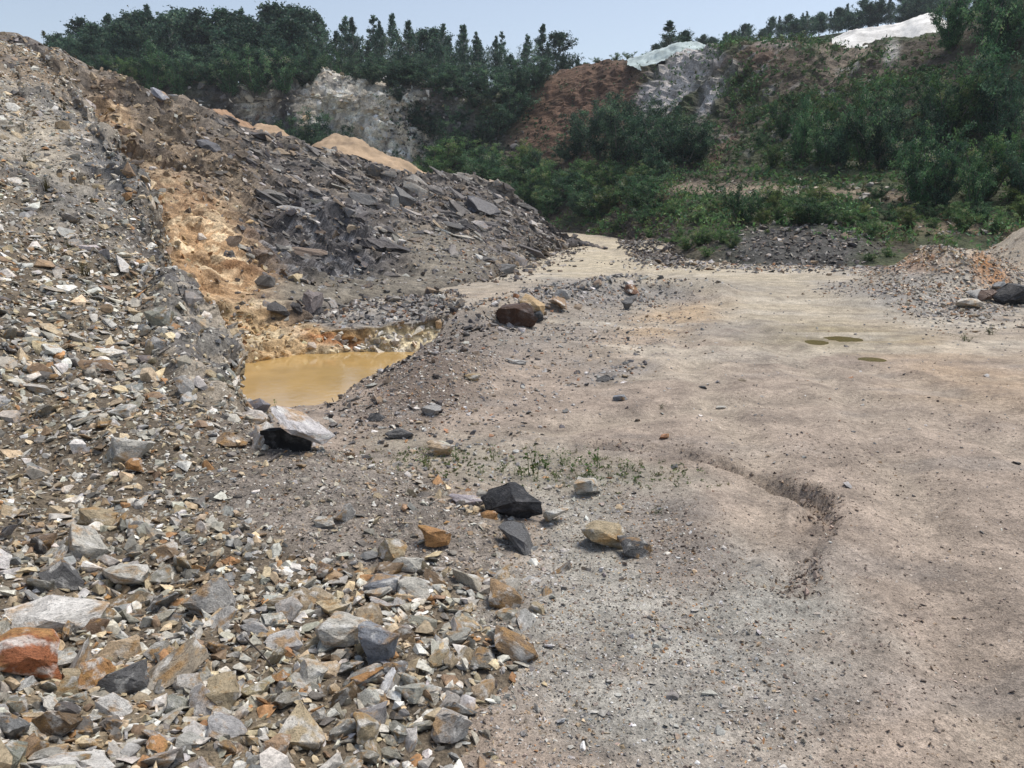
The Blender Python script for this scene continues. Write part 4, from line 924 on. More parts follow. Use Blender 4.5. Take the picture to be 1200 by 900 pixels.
# slab roof over a hollow; a near-black rock paints the shade inside
hero(337,512,62,42,(.010,.010,.011),'black rock added as the shade of the hollow under a pale slab',dark=True,k=2,lift=.3,deep=.6)
bp, bn, bz = spot('scree', 337, 522); px_ = bz / F
ca, sa = math.cos(math.radians(-31)), math.sin(math.radians(-31)); sx = np.array([ca, 0.12, sa]); sx /= np.linalg.norm(sx); sz = np.array([-sa * 0.9, -0.12, ca]); sz -= (sz @ sx) * sx; sz /= np.linalg.norm(sz)
put_rock('stone', HERO[5], bp + np.array([21 * px_, -9 * px_, 28 * px_]), np.stack([sx, np.cross(sz, sx), sz], 1), np.array([80, 46, 13]) * px_, (.58, .56, .56), 'pale slab roofing the black hollow at the scree edge')
put_rock('stone', HERO[8], bp + np.array([-30 * px_, 2 * px_, 10 * px_]), np.stack([sx, np.cross(sz, sx), sz], 1), np.array([26, 40, 30]) * px_, (.50, .48, .45), 'grey block holding up the left end of the pale slab')

# the largest of the scattered stones become things of their own; what is left over is rubble
E = {k: np.concatenate([e[k] for e in BAG['scree']]) for k in ('pos', 'R', 'dims', 'col', 'px')}
uu, vv_, zz_ = proj(E['pos'])
vis = (uu > -5) & (uu < 1205) & (vv_ < 905) & (vv_ > 60)
order = np.argsort(-np.where(vis, E['px'], 0))[:225]
def cname(c):
    L = c.mean(); sat = (c[0] - c[2]) / (L + 1e-6)
    if sat > 0.85: return 'rusty orange' if L > 0.17 else 'rust brown'
    if sat > 0.38: return 'cream' if L > 0.38 else 'tan' if L > 0.24 else 'dark brown'
    return 'whitish' if L > 0.5 else 'pale grey' if L > 0.36 else 'mid grey' if L > 0.22 else 'dark grey'
def where(u, v):
    side = 'left' if u < 130 else 'middle left' if u < 290 else 'middle' if u < 450 else 'right'
    if v > 830: return 'at the bottom %s of the foreground rubble' % side
    if v > 740: return 'in the lower %s of the foreground rubble' % side
    if v > 640: return 'in the upper %s of the foreground rubble' % side
    if u > 300: return 'on the gravel mound'
    if v > 520: return 'low on the scree, %s' % ('at the left edge' if u < 100 else 'towards the gravel mound')
    if v > 400: return 'halfway up the scree, %s' % ('at the left edge' if u < 100 else 'towards the pond')
    return 'high on the scree %s' % ('by the left edge' if u < 90 else 'near its outer edge')
for j, i in enumerate(order):
    d = E['dims'][i]; a = d[1] / d[0]; f_ = d[2] / d[1]
    shape = 'slab' if f_ < 0.45 else 'splinter' if a < 0.6 else 'block' if f_ > 0.68 else 'wedge' if a < 0.75 else 'angular stone'
    size = 'big' if E['px'][i] > 40 else 'fist sized' if E['px'][i] > 24 else 'small'
    put_rock('stone', HERO[(j * 7) % len(HERO)], E['pos'][i], E['R'][i], d * [1, 1.05, 1.15], E['col'][i], '%s %s %s %s' % (size, cname(E['col'][i]), shape, where(uu[i], vv_[i])), 'stone', 'loose stones of the left scree')
flush('scree', 'scree_rubble', 'loose grey, tan and rusty rubble covering the left scree', 'rubble', order)
E = {k: np.concatenate([e[k] for e in BAG['hill']]) for k in ('pos', 'R', 'dims', 'col', 'px')}
uu, vv_, zz_ = proj(E['pos']); order = np.argsort(-np.where((uu > 200) & (uu < 680), E['px'] * (E['col'].mean(1) < 0.25), 0))[:150]
for j, i in enumerate(order):
    wh = 'on the left flank' if uu[i] < 380 else 'on the middle' if uu[i] < 520 else 'on the right end'
    hh = 'near the crest' if vv_[i] < np.interp(uu[i], [200, 400, 560, 660], [160, 225, 240, 285]) else 'low down' if vv_[i] > 290 else 'halfway up'
    put_rock('dark_rock', HDARK[(j * 5) % len(HDARK)], E['pos'][i], E['R'][i], E['dims'][i] * [1, 1, 1.2], E['col'][i],
             '%s %s rock %s of the spoil hill, %s' % ('large' if E['px'][i] > 15 else 'smaller', 'flat dark' if E['dims'][i][2] < 0.4 * E['dims'][i][1] else 'blocky dark', wh, hh), 'rock', 'dark rocks strewn on the spoil hill')
flush('hill', 'hill_rubble', 'dark grey rubble strewn over the spoil hill', 'rubble', order)
flush('grit', 'floor_grit', 'fine grit and pebbles on the dirt floor', 'grit')
flush('strew', 'floor_rubble', 'grey stones strewn between the pond and the track', 'rubble')
flush('heap', 'rubble_heap', 'tan, grey and orange rubble heap at the right edge', 'rubble')
flush('darkheap', 'dark_rubble', 'dark broken rock dumped along the far edge of the floor', 'rubble')
flush('face', 'rock_face_blocks', 'angular joint blocks standing out of the rock faces', 'rock')
flush('bench', 'bench_rubble', 'grey rubble on the ledge above the pond bank', 'rubble')

# thin rod sticking out of the rubble
pa, pb_ = spot('scree', 290, 768)[0], spot('scree', 336, 806)[0]
bm = bmesh.new()
pts = [pa + np.array([0, 0, 0.10]), pa * 0.6 + pb_ * 0.4 + np.array([0, 0, 0.075]), pa * 0.25 + pb_ * 0.75 + np.array([0, 0, 0.035]), pb_ + np.array([0, 0, -0.02])]
rings = []
for q in pts: rings.append([bm.verts.new(q + 0.0035 * np.array([math.cos(a), 0.4 * math.sin(a), math.sin(a)])) for a in np.linspace(0, 2 * math.pi, 7)[:-1]])
for r0, r1 in zip(rings[:-1], rings[1:]):
    for k in range(6): bm.faces.new((r0[k], r0[(k + 1) % 6], r1[(k + 1) % 6], r1[k]))
bm.faces.new(rings[0][::-1]); bm.faces.new(rings[-1])
me = bpy.data.meshes.new('rod'); bm.to_mesh(me); bm.free()
tag(link('steel_rod', me, plain_mat('rod', (0.05, 0.04, 0.035), 0.6)), 'thin dark rod sticking out of the foreground rubble', 'rod')
# ------------------------------------------------------------------ vegetation
def tube(pts, rad, k=5):
    pts = np.asarray(pts, float); V, Fc = [], []
    for i, (q, r) in enumerate(zip(pts, rad)):
        d = pts[min(i + 1, len(pts) - 1)] - pts[max(i - 1, 0)]; d /= np.linalg.norm(d) + 1e-9
        x = np.cross(d, [0.3, 1, 0.2]); x /= np.linalg.norm(x); y = np.cross(d, x)
        for a in range(k): V.append(q + r * (math.cos(2 * math.pi * a / k) * x + math.sin(2 * math.pi * a / k) * y))
    for i in range(len(pts) - 1):
        for a in range(k): Fc.append((i * k + a, i * k + (a + 1) % k, (i + 1) * k + (a + 1) % k, (i + 1) * k + a))
    return np.array(V), np.array(Fc)
def join(parts):
    V, Fc, o_ = [], [], 0
    for a, b in parts: V.append(a); Fc.append(b + o_); o_ += len(a)
    return np.concatenate(V), np.concatenate(Fc)
def leaf_mesh(name, pts, size, rng, base, hang=0.0, asp=0.6, fac=None, tri=True):
    n = len(pts); d = rng.normal(size=(n, 3)); d[:, 2] -= hang; d /= np.linalg.norm(d, axis=1, keepdims=True)
    e = np.cross(d, rng.normal(size=(n, 3))); e /= np.linalg.norm(e, axis=1, keepdims=True) + 1e-9
    s = size * rng.uniform(0.6, 1.35, (n, 1))
    if tri: V = np.stack([pts - d * s * 0.5 - e * s * asp * 0.55, pts - d * s * 0.5 + e * s * asp * 0.55, pts + d * s * 0.6], 1).reshape(-1, 3)
    else: V = np.stack([pts - d * s * 0.5, pts + e * s * asp * 0.5, pts + d * s * 0.5, pts - e * s * asp * 0.5], 1).reshape(-1, 3)
    k = 3 if tri else 4; Fc = np.arange(n * k).reshape(n, k)
    c_ = np.asarray(base) * rng.lognormal(0, 0.28, (n, 1)) * (1 + rng.normal(0, 0.08, (n, 3)))
    if fac is not None: c_ = c_ * fac[:, None] * np.stack([fac ** 0.25, np.ones(n), fac ** -0.15], 1)
    return mesh_np(name, V, Fc, k, np.repeat(np.clip(c_, 0.005, 0.3), k, 0), False)
def plant_proto(kind, seed, leafcol):
    """unit-height plant: (trunk mesh, crown mesh)"""
    r = np.random.default_rng(seed); woods, L = [], []
    if kind == 'bush':
        for s in range(r.integers(9, 14)):
            az = r.uniform(0, 6.28); lean = r.uniform(0.05, 0.62); ln = r.uniform(0.55, 1.0) * (1 - 0.22 * lean)
            q = [np.zeros(3)]
            for i in range(1, 6):
                t = i / 5; q.append(np.array([math.cos(az) * lean * t, math.sin(az) * lean * t, ln * t - 0.12 * lean * t * t]) + r.normal(0, 0.018, 3))
            woods.append(tube(q, np.linspace(0.013, 0.003, 6), 4)); q = np.array(q)
            for b in range(11):
                t = r.uniform(0.1, 1.0); i = min(int(t * 5), 4); c0 = q[i] + (q[i + 1] - q[i]) * (t * 5 - i)
                bl = r.uniform(0.06, 0.20); a2 = r.uniform(0, 6.28); dd = np.array([math.cos(a2), math.sin(a2), r.uniform(0.1, 0.9)]) * bl
                m = r.integers(46, 84); L.append(c0 + dd * r.random((m, 1)) + r.normal(0, 0.026, (m, 3)))
        size = 0.027
    else:
        wig = r.normal(0, 0.012, (9, 2)); wig[0] = 0; lean = r.normal(0, 0.03, 2)
        tr = np.array([[wig[i, 0] + lean[0] * i / 8, wig[i, 1] + lean[1] * i / 8, i / 8 * 0.98] for i in range(9)])
        rad = np.linspace(0.014, 0.002, 9); rad[0] = 0.02
        woods.append(tube(tr, rad, 6))
        nb = {'birch': 64, 'broad': 70, 'wisp': 26}[kind]
        for b in range(nb):
            t = 0.10 + 0.88 * r.random() ** 0.9 if kind != 'broad' else 0.14 + 0.82 * r.random()
            env = {'birch': 0.30 * (1 - t) ** 1.15 * min(1, t / 0.2) + 0.012, 'broad': 0.36 * math.sin(math.pi * min(1, (t + 0.06) ** 0.8)) ** 0.7 * (1 - 0.35 * t) + 0.03, 'wisp': 0.14 * (1 - t) + 0.04}[kind]
            ln = env * (r.uniform(0.45, 1.35) if kind == 'birch' else r.uniform(0.55, 1.2)); az = r.uniform(0, 6.28); rise = r.uniform(0.5, 1.5) if kind != 'broad' else r.uniform(0.1, 0.9)
            x = t * 8; i = min(int(x), 7); c0 = tr[i] + (tr[i + 1] - tr[i]) * (x - i)
            dirv = np.array([math.cos(az), math.sin(az), rise]); e = c0 + dirv * ln
            midp = (c0 + e) / 2 + r.normal(0, 0.01, 3) - np.array([0, 0, 0.015])
            woods.append(tube([c0, midp, e], [0.005, 0.0035, 0.0015], 3))
            m = int({'birch': 235, 'broad': 300, 'wisp': 90}[kind] * (ln + 0.05))
            tt = r.uniform(0.15, 1.05, (m, 1)); cl = r.normal(0, (0.006 + 0.10 * env) if kind != 'broad' else 0.030, (m, 3))
            L.append(c0 + (e - c0) * tt + cl)
            for s in range(3):                                  # twigs make the ragged outline
                a2 = r.uniform(0, 6.28); e2 = c0 + (e - c0) * r.uniform(0.5, 1.0); tw = np.array([math.cos(a2), math.sin(a2), r.uniform(-0.3, 1.2)]) * (r.uniform(0.03, 0.075) * min(1, env / 0.14) + 0.004)
                k = r.integers(8, 20); L.append(e2 + tw * r.random((k, 1)) + r.normal(0, 0.010, (k, 3)))
        size = {'birch': 0.022, 'broad': 0.028, 'wisp': 0.022}[kind]
    V, Fc = join(woods); tm = mesh_np('trunk', V, Fc, 4, None, True); tm.materials.append(M_BIRCH if kind == 'birch' else M_BARK)
    fac = np.concatenate([np.full(len(x), math.exp(r.normal(0, 0.48))) for x in L]); P_ = np.concatenate(L); P_[:, 2] = np.maximum(P_[:, 2], 0.01)
    cm = leaf_mesh('crown', P_, size, r, leafcol, 0.3, 0.6, fac); return tm, cm
M_LEAF = leaf_mat('foliage', (1.0, 1.0, 1.0), 0.3)
GREEN_D, GREEN_M, GREEN_L, GREEN_Y = (0.054, 0.108, 0.072), (0.070, 0.150, 0.070), (0.098, 0.19, 0.068), (0.14, 0.21, 0.066)
KINDS = {}
for nm, kind, n, colr in (('birch', 'birch', 7, (0.076, 0.142, 0.096)), ('broad', 'broad', 6, GREEN_D), ('dark_bush', 'bush', 4, (0.050, 0.106, 0.064)), ('bush', 'bush', 5, GREEN_M), ('light_bush', 'bush', 4, GREEN_L), ('yellow_bush', 'bush', 3, GREEN_Y), ('wisp', 'wisp', 3, (0.06, 0.075, 0.04))):
    KINDS[nm] = []
    for k in range(n):
        tm, cm = plant_proto(kind, 500 + len(KINDS) * 20 + k, colr); cm.materials.append(M_LEAF); KINDS[nm].append((tm, cm))
VR = np.random.default_rng(77); VN = [0]
def plant(kind, base, h, wid, label, group, name, cat):
    VN[0] += 1; tm, cm = KINDS[kind][VN[0] * 5 % len(KINDS[kind])]
    e = bpy.data.objects.new(name, None); COL.objects.link(e); e.empty_display_size = 0.2
    e.location = Vector(base); e.rotation_euler = (0, 0, VR.uniform(0, 6.28)); e.scale = (h * wid, h * wid, h)
    tag(e, label, cat, group)
    for nm, me in (('trunk' if cat == 'tree' else 'stem', tm), ('crown' if cat == 'tree' else 'foliage', cm)):
        o = bpy.data.objects.new(nm, me); COL.objects.link(o); o.parent = e
    return e
def ground_xy(patch, x, y):
    p = PATCH[patch]; d = (p.g[..., 0] - x) ** 2 + (p.g[..., 1] - y) ** 2; return p.g[np.unravel_index(np.argmin(d), d.shape)][2]
def tree_at(kind, u, vtop, D, wid, label, group, patch='back', name=None, minh=1.5):
    top = P(u, vtop, D); zb = ground_xy(patch, top[0], top[1]); h = max(top[2] - zb, minh)
    return plant(kind, (top[0], top[1], zb - 0.1), h * 1.02, wid, label, group, name or {'birch': 'birch_tree', 'broad': 'broadleaf_tree', 'wisp': 'sapling'}.get(kind, 'shrub'), 'tree')
def bush_at(kind, u, vb, hpx, wid, label, group, patch='back', name='shrub', cat='shrub'):
    b, n_, z = spot(patch, u, vb); return plant(kind, b - np.array([0, 0, 0.1]), hpx / F * z, wid, label, group, name, cat)
def along(u): return 'far left' if u < 150 else 'left' if u < 260 else 'left of centre' if u < 380 else 'centre' if u < 500 else 'right of centre' if u < 590 else 'right'
UT = [40, 65, 90, 150, 200, 250, 300, 350, 400, 450, 480, 500, 530, 560, 600, 630, 660, 690]
VT = [60, 38, 8, 6, 8, 4, 2, 6, 14, 12, 6, 3, 20, 24, 28, 25, 26, 56]
for row, (D, dv, step) in enumerate(((113, -2, 21), (104, 2, 19), (96, 14, 22), (92.5, 34, 26))):
    u = 68.0 + row * 6
    while u < 684:
        if u > 380: dv_, D_ = ((0, 113), (6, 104), (34, 97), (58, 93))[row]
        else: dv_, D_ = dv, D
        kind = 'birch' if (u > 370 and VR.random() < 0.85) or VR.random() < 0.2 else 'broad'
        vt = np.interp(u, UT, VT) + dv_ + abs(VR.normal(0, 13 if u < 380 else 15)) * (1 if row < 2 else 1.3) + (8 if kind == 'broad' and u > 380 else 0)
        if not (row >= 2 and u > 600):
            tree_at(kind, u, vt, D_ + VR.uniform(-2, 2), VR.uniform(0.8, 1.15) * (0.95 if kind == 'birch' else 1.2),
                '%s %s, %s of wood above the cliff' % (('tall' if vt < 25 else 'lower'), 'slender birch' if kind == 'birch' else 'dark round crowned tree', along(u)) + ('' if row < 2 else ', front edge'), 'trees of the wood above the cliff')
        u += step * VR.uniform(0.7, 1.3) * (1.35 if u < 370 and row < 2 else 1.0)
for u, vb, h, k in ((70,98,50,'broad'),):
    pass
# understorey along the cliff edge
u = 90.0
while u < 640:
    bush_at('dark_bush', u, np.interp(u, [90, 240, 330, 420, 500, 560, 640], [92, 100, 101, 97, 104, 116, 100]) + VR.uniform(-4, 3), VR.uniform(22, 44), VR.uniform(1.2, 1.9), 'dark leafy shrub on the cliff edge, %s under the wood' % along(u), 'shrubs along the cliff edge')
    u += VR.uniform(13, 22)
for u, vb, h, k in ((180,112,62,'bush'),(212,114,48,'bush'),(240,112,66,'bush'),(268,114,58,'bush'),(296,114,64,'bush'),(150,100,40,'light_bush'),(330,112,58,'bush'),(360,108,60,'bush'),(395,106,50,'bush')):
    bush_at(k, u, vb, h, 0.95, 'lighter green young tree at the front of the wood, %s' % along(u), 'young trees at the front of the wood', name='young_tree', cat='tree')
tree_at('wisp', 49, 38, 45, 1.0, 'thin wispy sapling on the skyline at the far left', None, 'midhill', 'sapling')
# shrubs hanging on the dark part of the cliff, and in front of it
for u, vb, h in ((490,150,34),(508,165,36),(525,178,40),(545,190,44),(565,172,40),(585,160,44),(600,140,40),(572,205,40),(596,125,44),(540,150,30),(615,112,34),(505,195,30),(470,120,26),(630,105,30),(520,130,30),(556,128,30)):
    bush_at('dark_bush', u, vb, h, VR.uniform(0.9, 1.4), 'dark shrub clinging to the shaded cliff beside the brown slope' if u > 560 else 'dark shrub clinging to the black part of the cliff', 'shrubs on the dark cliff')
for u, vb, h in ((330,185,46),(348,190,58),(366,188,64),(384,192,54),(402,188,44),(420,195,32),(318,178,36),(440,198,28),(465,205,30)):
    bush_at('bush' if VR.random() < .5 else 'dark_bush', u, vb, h, 0.9, 'green shrub between the sand heaps and the pale cliff', 'shrubs below the pale cliff')
# green belt below the brown slope
BG = 'shrubs of the green belt behind the spoil hill'
for i in range(58):
    u = VR.uniform(495, 770); t = VR.random()
    vb = np.interp(u, [495, 560, 640, 700, 770], [215, 232, 255, 268, 280]) - t * np.interp(u, [495, 770], [22, 70]); h = VR.uniform(26, 46)
    k = VR.choice(['bush', 'light_bush', 'dark_bush', 'yellow_bush'], p=[.42, .34, .14, .10])
    bush_at(k, u, vb, h, VR.uniform(1.0, 1.6), '%s %s shrub in the green belt %s' % ('tall' if h > 37 else 'low', {'bush': 'mid green', 'light_bush': 'bright green', 'dark_bush': 'dark green', 'yellow_bush': 'yellow green'}[k], 'behind the spoil hill crest' if u < 600 else 'behind the foot of the spoil hill' if u < 680 else 'beyond the bend of the track'), BG)
bush_at('yellow_bush', 612, 205, 42, 0.9, 'pale yellow green shrub standing out at the foot of the brown slope', None)
# big dark thicket at the foot of the grey spoil, thickets of the right slope
for u, vb, h, w in ((680,186,70,1.0),(702,192,90,.95),(726,196,96,.95),(752,196,84,1.0),(776,198,92,.95),(800,196,84,1.0),(818,192,64,1.0),(742,165,66,1.0),(712,160,64,1.0),(790,170,50,1.1),(665,190,40,1.1)):
    bush_at('dark_bush', u, vb, h * 0.84, w, 'big dark rounded bush in the thicket at the foot of the grey spoil, %s' % ('left end' if u < 700 else 'middle' if u < 780 else 'right end'), 'dark thicket below the grey spoil')
for u, vb, h, w, k in ((920,165,62,.8,'bush'),(940,190,84,.8,'bush'),(962,196,76,.9,'bush'),(985,198,82,.9,'dark_bush'),(1008,196,100,.8,'bush'),(1025,150,66,.8,'bush'),(1030,200,88,.9,'dark_bush'),(1052,192,80,.9,'dark_bush'),(905,196,40,1.1,'light_bush'),(1000,140,52,.9,'light_bush'),(1046,140,54,.9,'bush'),(975,150,44,1,'light_bush'),(890,175,30,1.2,'bush')):
    bush_at(k, u, vb, h * 0.92, w * 0.9, '%s bush in the thicket halfway up the right slope' % {'bush': 'mid green', 'dark_bush': 'dark green', 'light_bush': 'bright green'}[k], 'thicket halfway up the right slope')
for i in range(40):
    vb = VR.uniform(20, 250); lo_ = np.interp(vb, [0, 60, 130, 200, 250], [1105, 1072, 1062, 1055, 1040]); u = VR.uniform(lo_ + 24, 1280)
    k = VR.choice(['dark_bush', 'bush', 'light_bush'], p=[.42, .46, .12]); h = VR.uniform(60, 105)
    bush_at(k, u, vb, h, VR.uniform(.6, .85), '%s tree in the wood on the right slope, %s' % ({'dark_bush': 'dark green', 'bush': 'mid green', 'light_bush': 'lighter green'}[k], ('near the top' if vb < 90 else 'halfway up' if vb < 175 else 'near the bottom') + (', right edge' if u > 1165 else ', outer edge' if u < 1100 else '')), 'wood on the right slope', name='broadleaf_tree', cat='tree')
bush_at('bush', 868, 264, 58, 1.05, 'round green bush standing alone at the foot of the right slope', None)
for i in range(40):
    u = VR.uniform(890, 1230); vb = VR.uniform(238, 290) if u < 1020 else VR.uniform(225, 275); h = VR.uniform(18, 38)
    if abs(u - 930) < 70 and vb > 268: vb = 262
    k = VR.choice(['bush', 'light_bush', 'yellow_bush'], p=[.35, .4, .25])
    bush_at(k, u, vb, h, VR.uniform(1.0, 1.7), '%s shrub on the bank above the dark rubble%s' % ({'bush': 'low mid green', 'light_bush': 'low bright green', 'yellow_bush': 'low yellow green'}[k], '' if u < 1020 else ', right part'), 'low shrubs on the far bank')
for u, vb, h in ((805,292,24),(822,288,26),(845,284,26),(860,290,22),(832,300,18),(760,278,16),(780,290,20),(796,280,18),(830,282,18),(722,272,16),(815,262,22),(790,255,24),(840,250,26)):
    bush_at('light_bush', u, vb, h, 1.4, 'low weedy shrub on the rubble at the bend of the track', 'weeds at the bend of the track')
for u, vb, h in ((1045,300,16),(1020,305,14),(1160,300,12),(1185,290,14),(1195,318,22)):
    bush_at('yellow_bush' if u > 1100 else 'light_bush', u, vb, h, 1.5, 'low weed beside the rubble heap%s' % (' at the right edge' if u > 1100 else ', left of it'), 'weeds around the rubble heap')
for u, vb, h in ((700,74,9),(722,71,11),(740,70,12),(758,70,10),(880,52,7),(905,50,6)):
    bush_at('light_bush', u, vb, h, 1.5, 'small scrub on the bare crest against the sky', 'scrub on the bare crest')
# skyline wood of the far hill, and lone trees before it
u = 770.0
while u < 1190:
    for row, D in enumerate((146, 160)):
        vt = np.interp(u, [770, 800, 850, 900, 950, 1000, 1060, 1200], [48, 46, 36, 24, 14, 4, -6, -20]) + VR.uniform(-3, 9) + row * -2
        tree_at('broad' if VR.random() < .6 else 'birch', u + VR.uniform(-4, 4), vt, D + VR.uniform(-3, 3), VR.uniform(0.9, 1.3), 'tree in the far wood on the skyline, %s' % ('thin left end' if u < 850 else 'middle' if u < 980 else 'right end'), 'far wood on the skyline', 'hill')
    u += VR.uniform(9, 15)
tree_at('birch', 787, 24, 95, 1.7, 'lone pale tree on the skyline behind the turquoise heap', None)
tree_at('broad', 804, 34, 97, 1.0, 'small dark tree right of the lone pale tree on the skyline', None)
tree_at('wisp', 765, 52, 94, 1.4, 'wispy bush left of the turquoise heap on the skyline', None)

# ground cover on the back slopes and weeds: too many leaves to count
def cover(name, patch, n, mask, lo, hi, size, cols, label, cat, seed, m=9):
    p = PATCH[patch]; rng = np.random.default_rng(seed)
    a, b, d = p.g[:-1, :-1], p.g[:-1, 1:], p.g[1:, :-1]; area = np.linalg.norm(np.cross(b - a, d - a), axis=-1)
    w = area * (mask(p.u0, p.v0, p) * ((p.n * -p.g).sum(-1) > 0))[:-1, :-1]; cdf = np.cumsum(w.ravel()); cdf /= cdf[-1]
    r_, c_ = np.unravel_index(np.minimum(np.searchsorted(cdf, rng.random(n)), w.size - 1), w.shape)
    pos = p.g[r_, c_] + (p.g[r_, c_ + 1] - p.g[r_, c_]) * rng.random((n, 1)) + (p.g[r_ + 1, c_] - p.g[r_, c_]) * rng.random((n, 1))
    hgt = rng.uniform(lo, hi, n) * np.clip(0.4 + 1.2 * fbm(pos, 0.6, 2, seed), 0.25, 1.6)
    pts = np.repeat(pos, m, 0) + rng.normal(0, 1, (n * m, 3)) * np.repeat(hgt, m)[:, None] * [0.45, 0.45, 0.1]
    pts[:, 2] += rng.random(n * m) * np.repeat(hgt, m)
    me = leaf_mesh(name, pts, size * 1.1, rng, (1, 1, 1), -0.6, 0.45)
    cc = np.array(cols)[rng.integers(0, len(cols), n)] * rng.lognormal(0, 0.2, (n, 1))
    ca = np.repeat(np.repeat(cc, m, 0) * rng.lognormal(0, 0.25, (n * m, 1)), 3, 0)
    me.color_attributes['Col'].data.foreach_set('color', np.ascontiguousarray(np.concatenate([ca, np.ones((len(ca), 1))], 1), np.float32).ravel())
    o = link(name, me, M_LEAF); tag(o, label, cat, kind='stuff')
nzm = lambda p, sc, s: sstep(-0.1, 0.5, fbm(p.g, sc, 3, s))
cover('slope_herbs', 'back', 9000, lambda u, v, p: sstep(640, 700, u) * zone(u, v, 930, 150, 270, 105, 0, 0.4) * (0.12 + nzm(p, 0.25, 7)) * (1 - zone(u, v, 675, 125, 62, 85, 38, 0.3)) * (1 - 0.9 * zone(u, v, 800, 90, 60, 50, 0, 0.3)) * (1 - zone(u, v, 1045, 32, 85, 20, -8, 0.3)) * (1 - 0.85 * zone(u, v, 900, 223, 150, 9, 2, 0.4)), 0.25, 0.7, 0.22, [GREEN_M, GREEN_L, (0.07, 0.12, 0.05), (0.11, 0.13, 0.06)], 'patchy green creepers and herbs on the right slope', 'herbs', 801, 6)
cover('bank_herbs', 'back', 4200, lambda u, v, p: (sstep(480, 540, u) * sstep(186, 205, v) * sstep(300, 270, v)) * (0.15 + nzm(p, 0.3, 9)) * (1 - 0.95 * zone(u, v, 935, 292, 85, 26, 0, 0.35)) * (1 - 0.9 * zone(u, v, 900, 223, 150, 9, 2, 0.4)) * (1 - 0.85 * zone(u, v, 1130, 264, 90, 12, -4, 0.4)) * (1 - 0.6 * zone(u, v, 790, 278, 55, 22, 10, 0.4)), 0.25, 0.75, 0.17, [GREEN_M, GREEN_L, GREEN_L, GREEN_Y, (0.10, 0.095, 0.05)], 'rank grass and herbs on the far bank', 'herbs', 803)
cover('brown_slope_tufts', 'back', 260, lambda u, v, p: zone(u, v, 675, 130, 60, 80, 38, 0.4), 0.2, 0.5, 0.18, [GREEN_M, (0.06, 0.06, 0.035)], 'sparse dark tufts on the brown slope', 'tufts', 805)
cover('cliff_creepers', 'back', 1500, lambda u, v, p: zone(u, v, 545, 140, 85, 60, 10, 0.4) * (0.2 + nzm(p, 0.25, 11)), 0.3, 0.9, 0.24, [(0.028, 0.042, 0.024), GREEN_M], 'dark creepers over the shaded cliff', 'creepers', 807)

cover('floor_grass', 'floor', 340, lambda u, v, p: zone(u, v, 630, 553, 140, 17, 3, 0.8) * (0.35 + nzm(p, 1.2, 13)) , 0.015, 0.06, 0.024, [(0.14, 0.17, 0.075), (0.11, 0.15, 0.06), (0.22, 0.20, 0.12)], 'thin low grass in the strip beside the gravel mound', 'grass', 809, 7)
# ---- single weeds near the camera
def weed(u, v, hpx, patch, nblade, spread, colr, label, style='leaf', group=None):
    VN[0] += 1; r = np.random.default_rng(VN[0] * 3 + 5); b, n_, z = spot(patch, u, v); h = hpx / F * z
    V, Fc, C_ = [], [], []
    e = bpy.data.objects.new('weed' if style == 'leaf' else 'grass_tuft', None); COL.objects.link(e); e.location = b - UPV * 0.01; tag(e, label, 'plant', group)
    stems, leaves = [], []
    for k in range(nblade):
        az = r.uniform(0, 6.28); ln = h * r.uniform(0.5, 1.05); le = r.uniform(0.1, 0.9) * spread; o0 = r.normal(0, 0.12 * h * spread, 3) * [1, 1, 0]
        q = np.array([o0 + np.array([math.cos(az) * le * ln * t * t, math.sin(az) * le * ln * t * t, ln * t * (1 - 0.25 * le * t)]) for t in (0, .35, .7, 1)])
        if style == 'leaf':
            stems.append(tube(q, [h * .012, h * .010, h * .007, h * .003], 4))
            m = r.integers(9, 16); i = r.integers(0, 3, m); leaves.append(q[i] + (q[i + 1] - q[i]) * r.random((m, 1)) + r.normal(0, 0.045 * h, (m, 3)))
        else:
            wv = np.array([-math.sin(az), math.cos(az), 0]) * h * 0.022
            bl = np.concatenate([[q[i] - wv * (1 - i / 3.3), q[i] + wv * (1 - i / 3.3)] for i in range(4)]); stems.append((bl, np.array([(0, 1, 3, 2), (2, 3, 5, 4), (4, 5, 7, 6)])))
    Vs, Fs = join(stems); cc = np.tile(np.array(colr), (len(Vs), 1)) * np.repeat(r.lognormal(0, .25, (len(Vs) // 4, 1)), 4, 0)[:len(Vs)]
    link('stem' if style == 'leaf' else 'blades', mesh_np('stem', Vs, Fs, 4, cc, False), M_LEAF, e)
    if leaves: link('leaves', leaf_mesh('leaves', np.concatenate(leaves), h * 0.13, r, colr, 0.0, 0.5, None, False), M_LEAF, e)
WG = (0.09, 0.16, 0.04)
for i, (u, v, h, nb) in enumerate(((625,556,42,5),(690,556,30,4),(700,548,34,4),(612,560,24,4),(640,548,22,5),(660,544,20,4),(590,552,20,4),(730,556,24,5),(745,562,18,4),(575,538,20,4),(672,550,16,4),(522,562,18,4),(500,548,24,5),(535,540,18,4))):
    weed(u, v, h, 'floor', nb, 0.8, WG if i % 3 else (0.12, 0.17, 0.05), '%s green weed in the strip between gravel mound and dirt floor, %s' % ('tall' if h > 28 else 'low', 'left end' if u < 560 else 'middle' if u < 660 else 'right end'), group='weeds beside the gravel mound')
for u, v, h, nb in ((604,556,16,16),(650,560,15,18),(715,560,14,16),(565,556,14,16),(685,562,13,16),(628,566,14,16),(745,568,12,14)):
    weed(u, v, h, 'floor', nb, 1.0, (0.13, 0.16, 0.06), 'short grass tuft in the weed strip beside the gravel mound', 'grass', 'grass tufts beside the gravel mound')
weed(353, 494, 24, 'scree', 9, 1.1, (0.08, 0.15, 0.03), 'bushy green weed on the near pond rim')
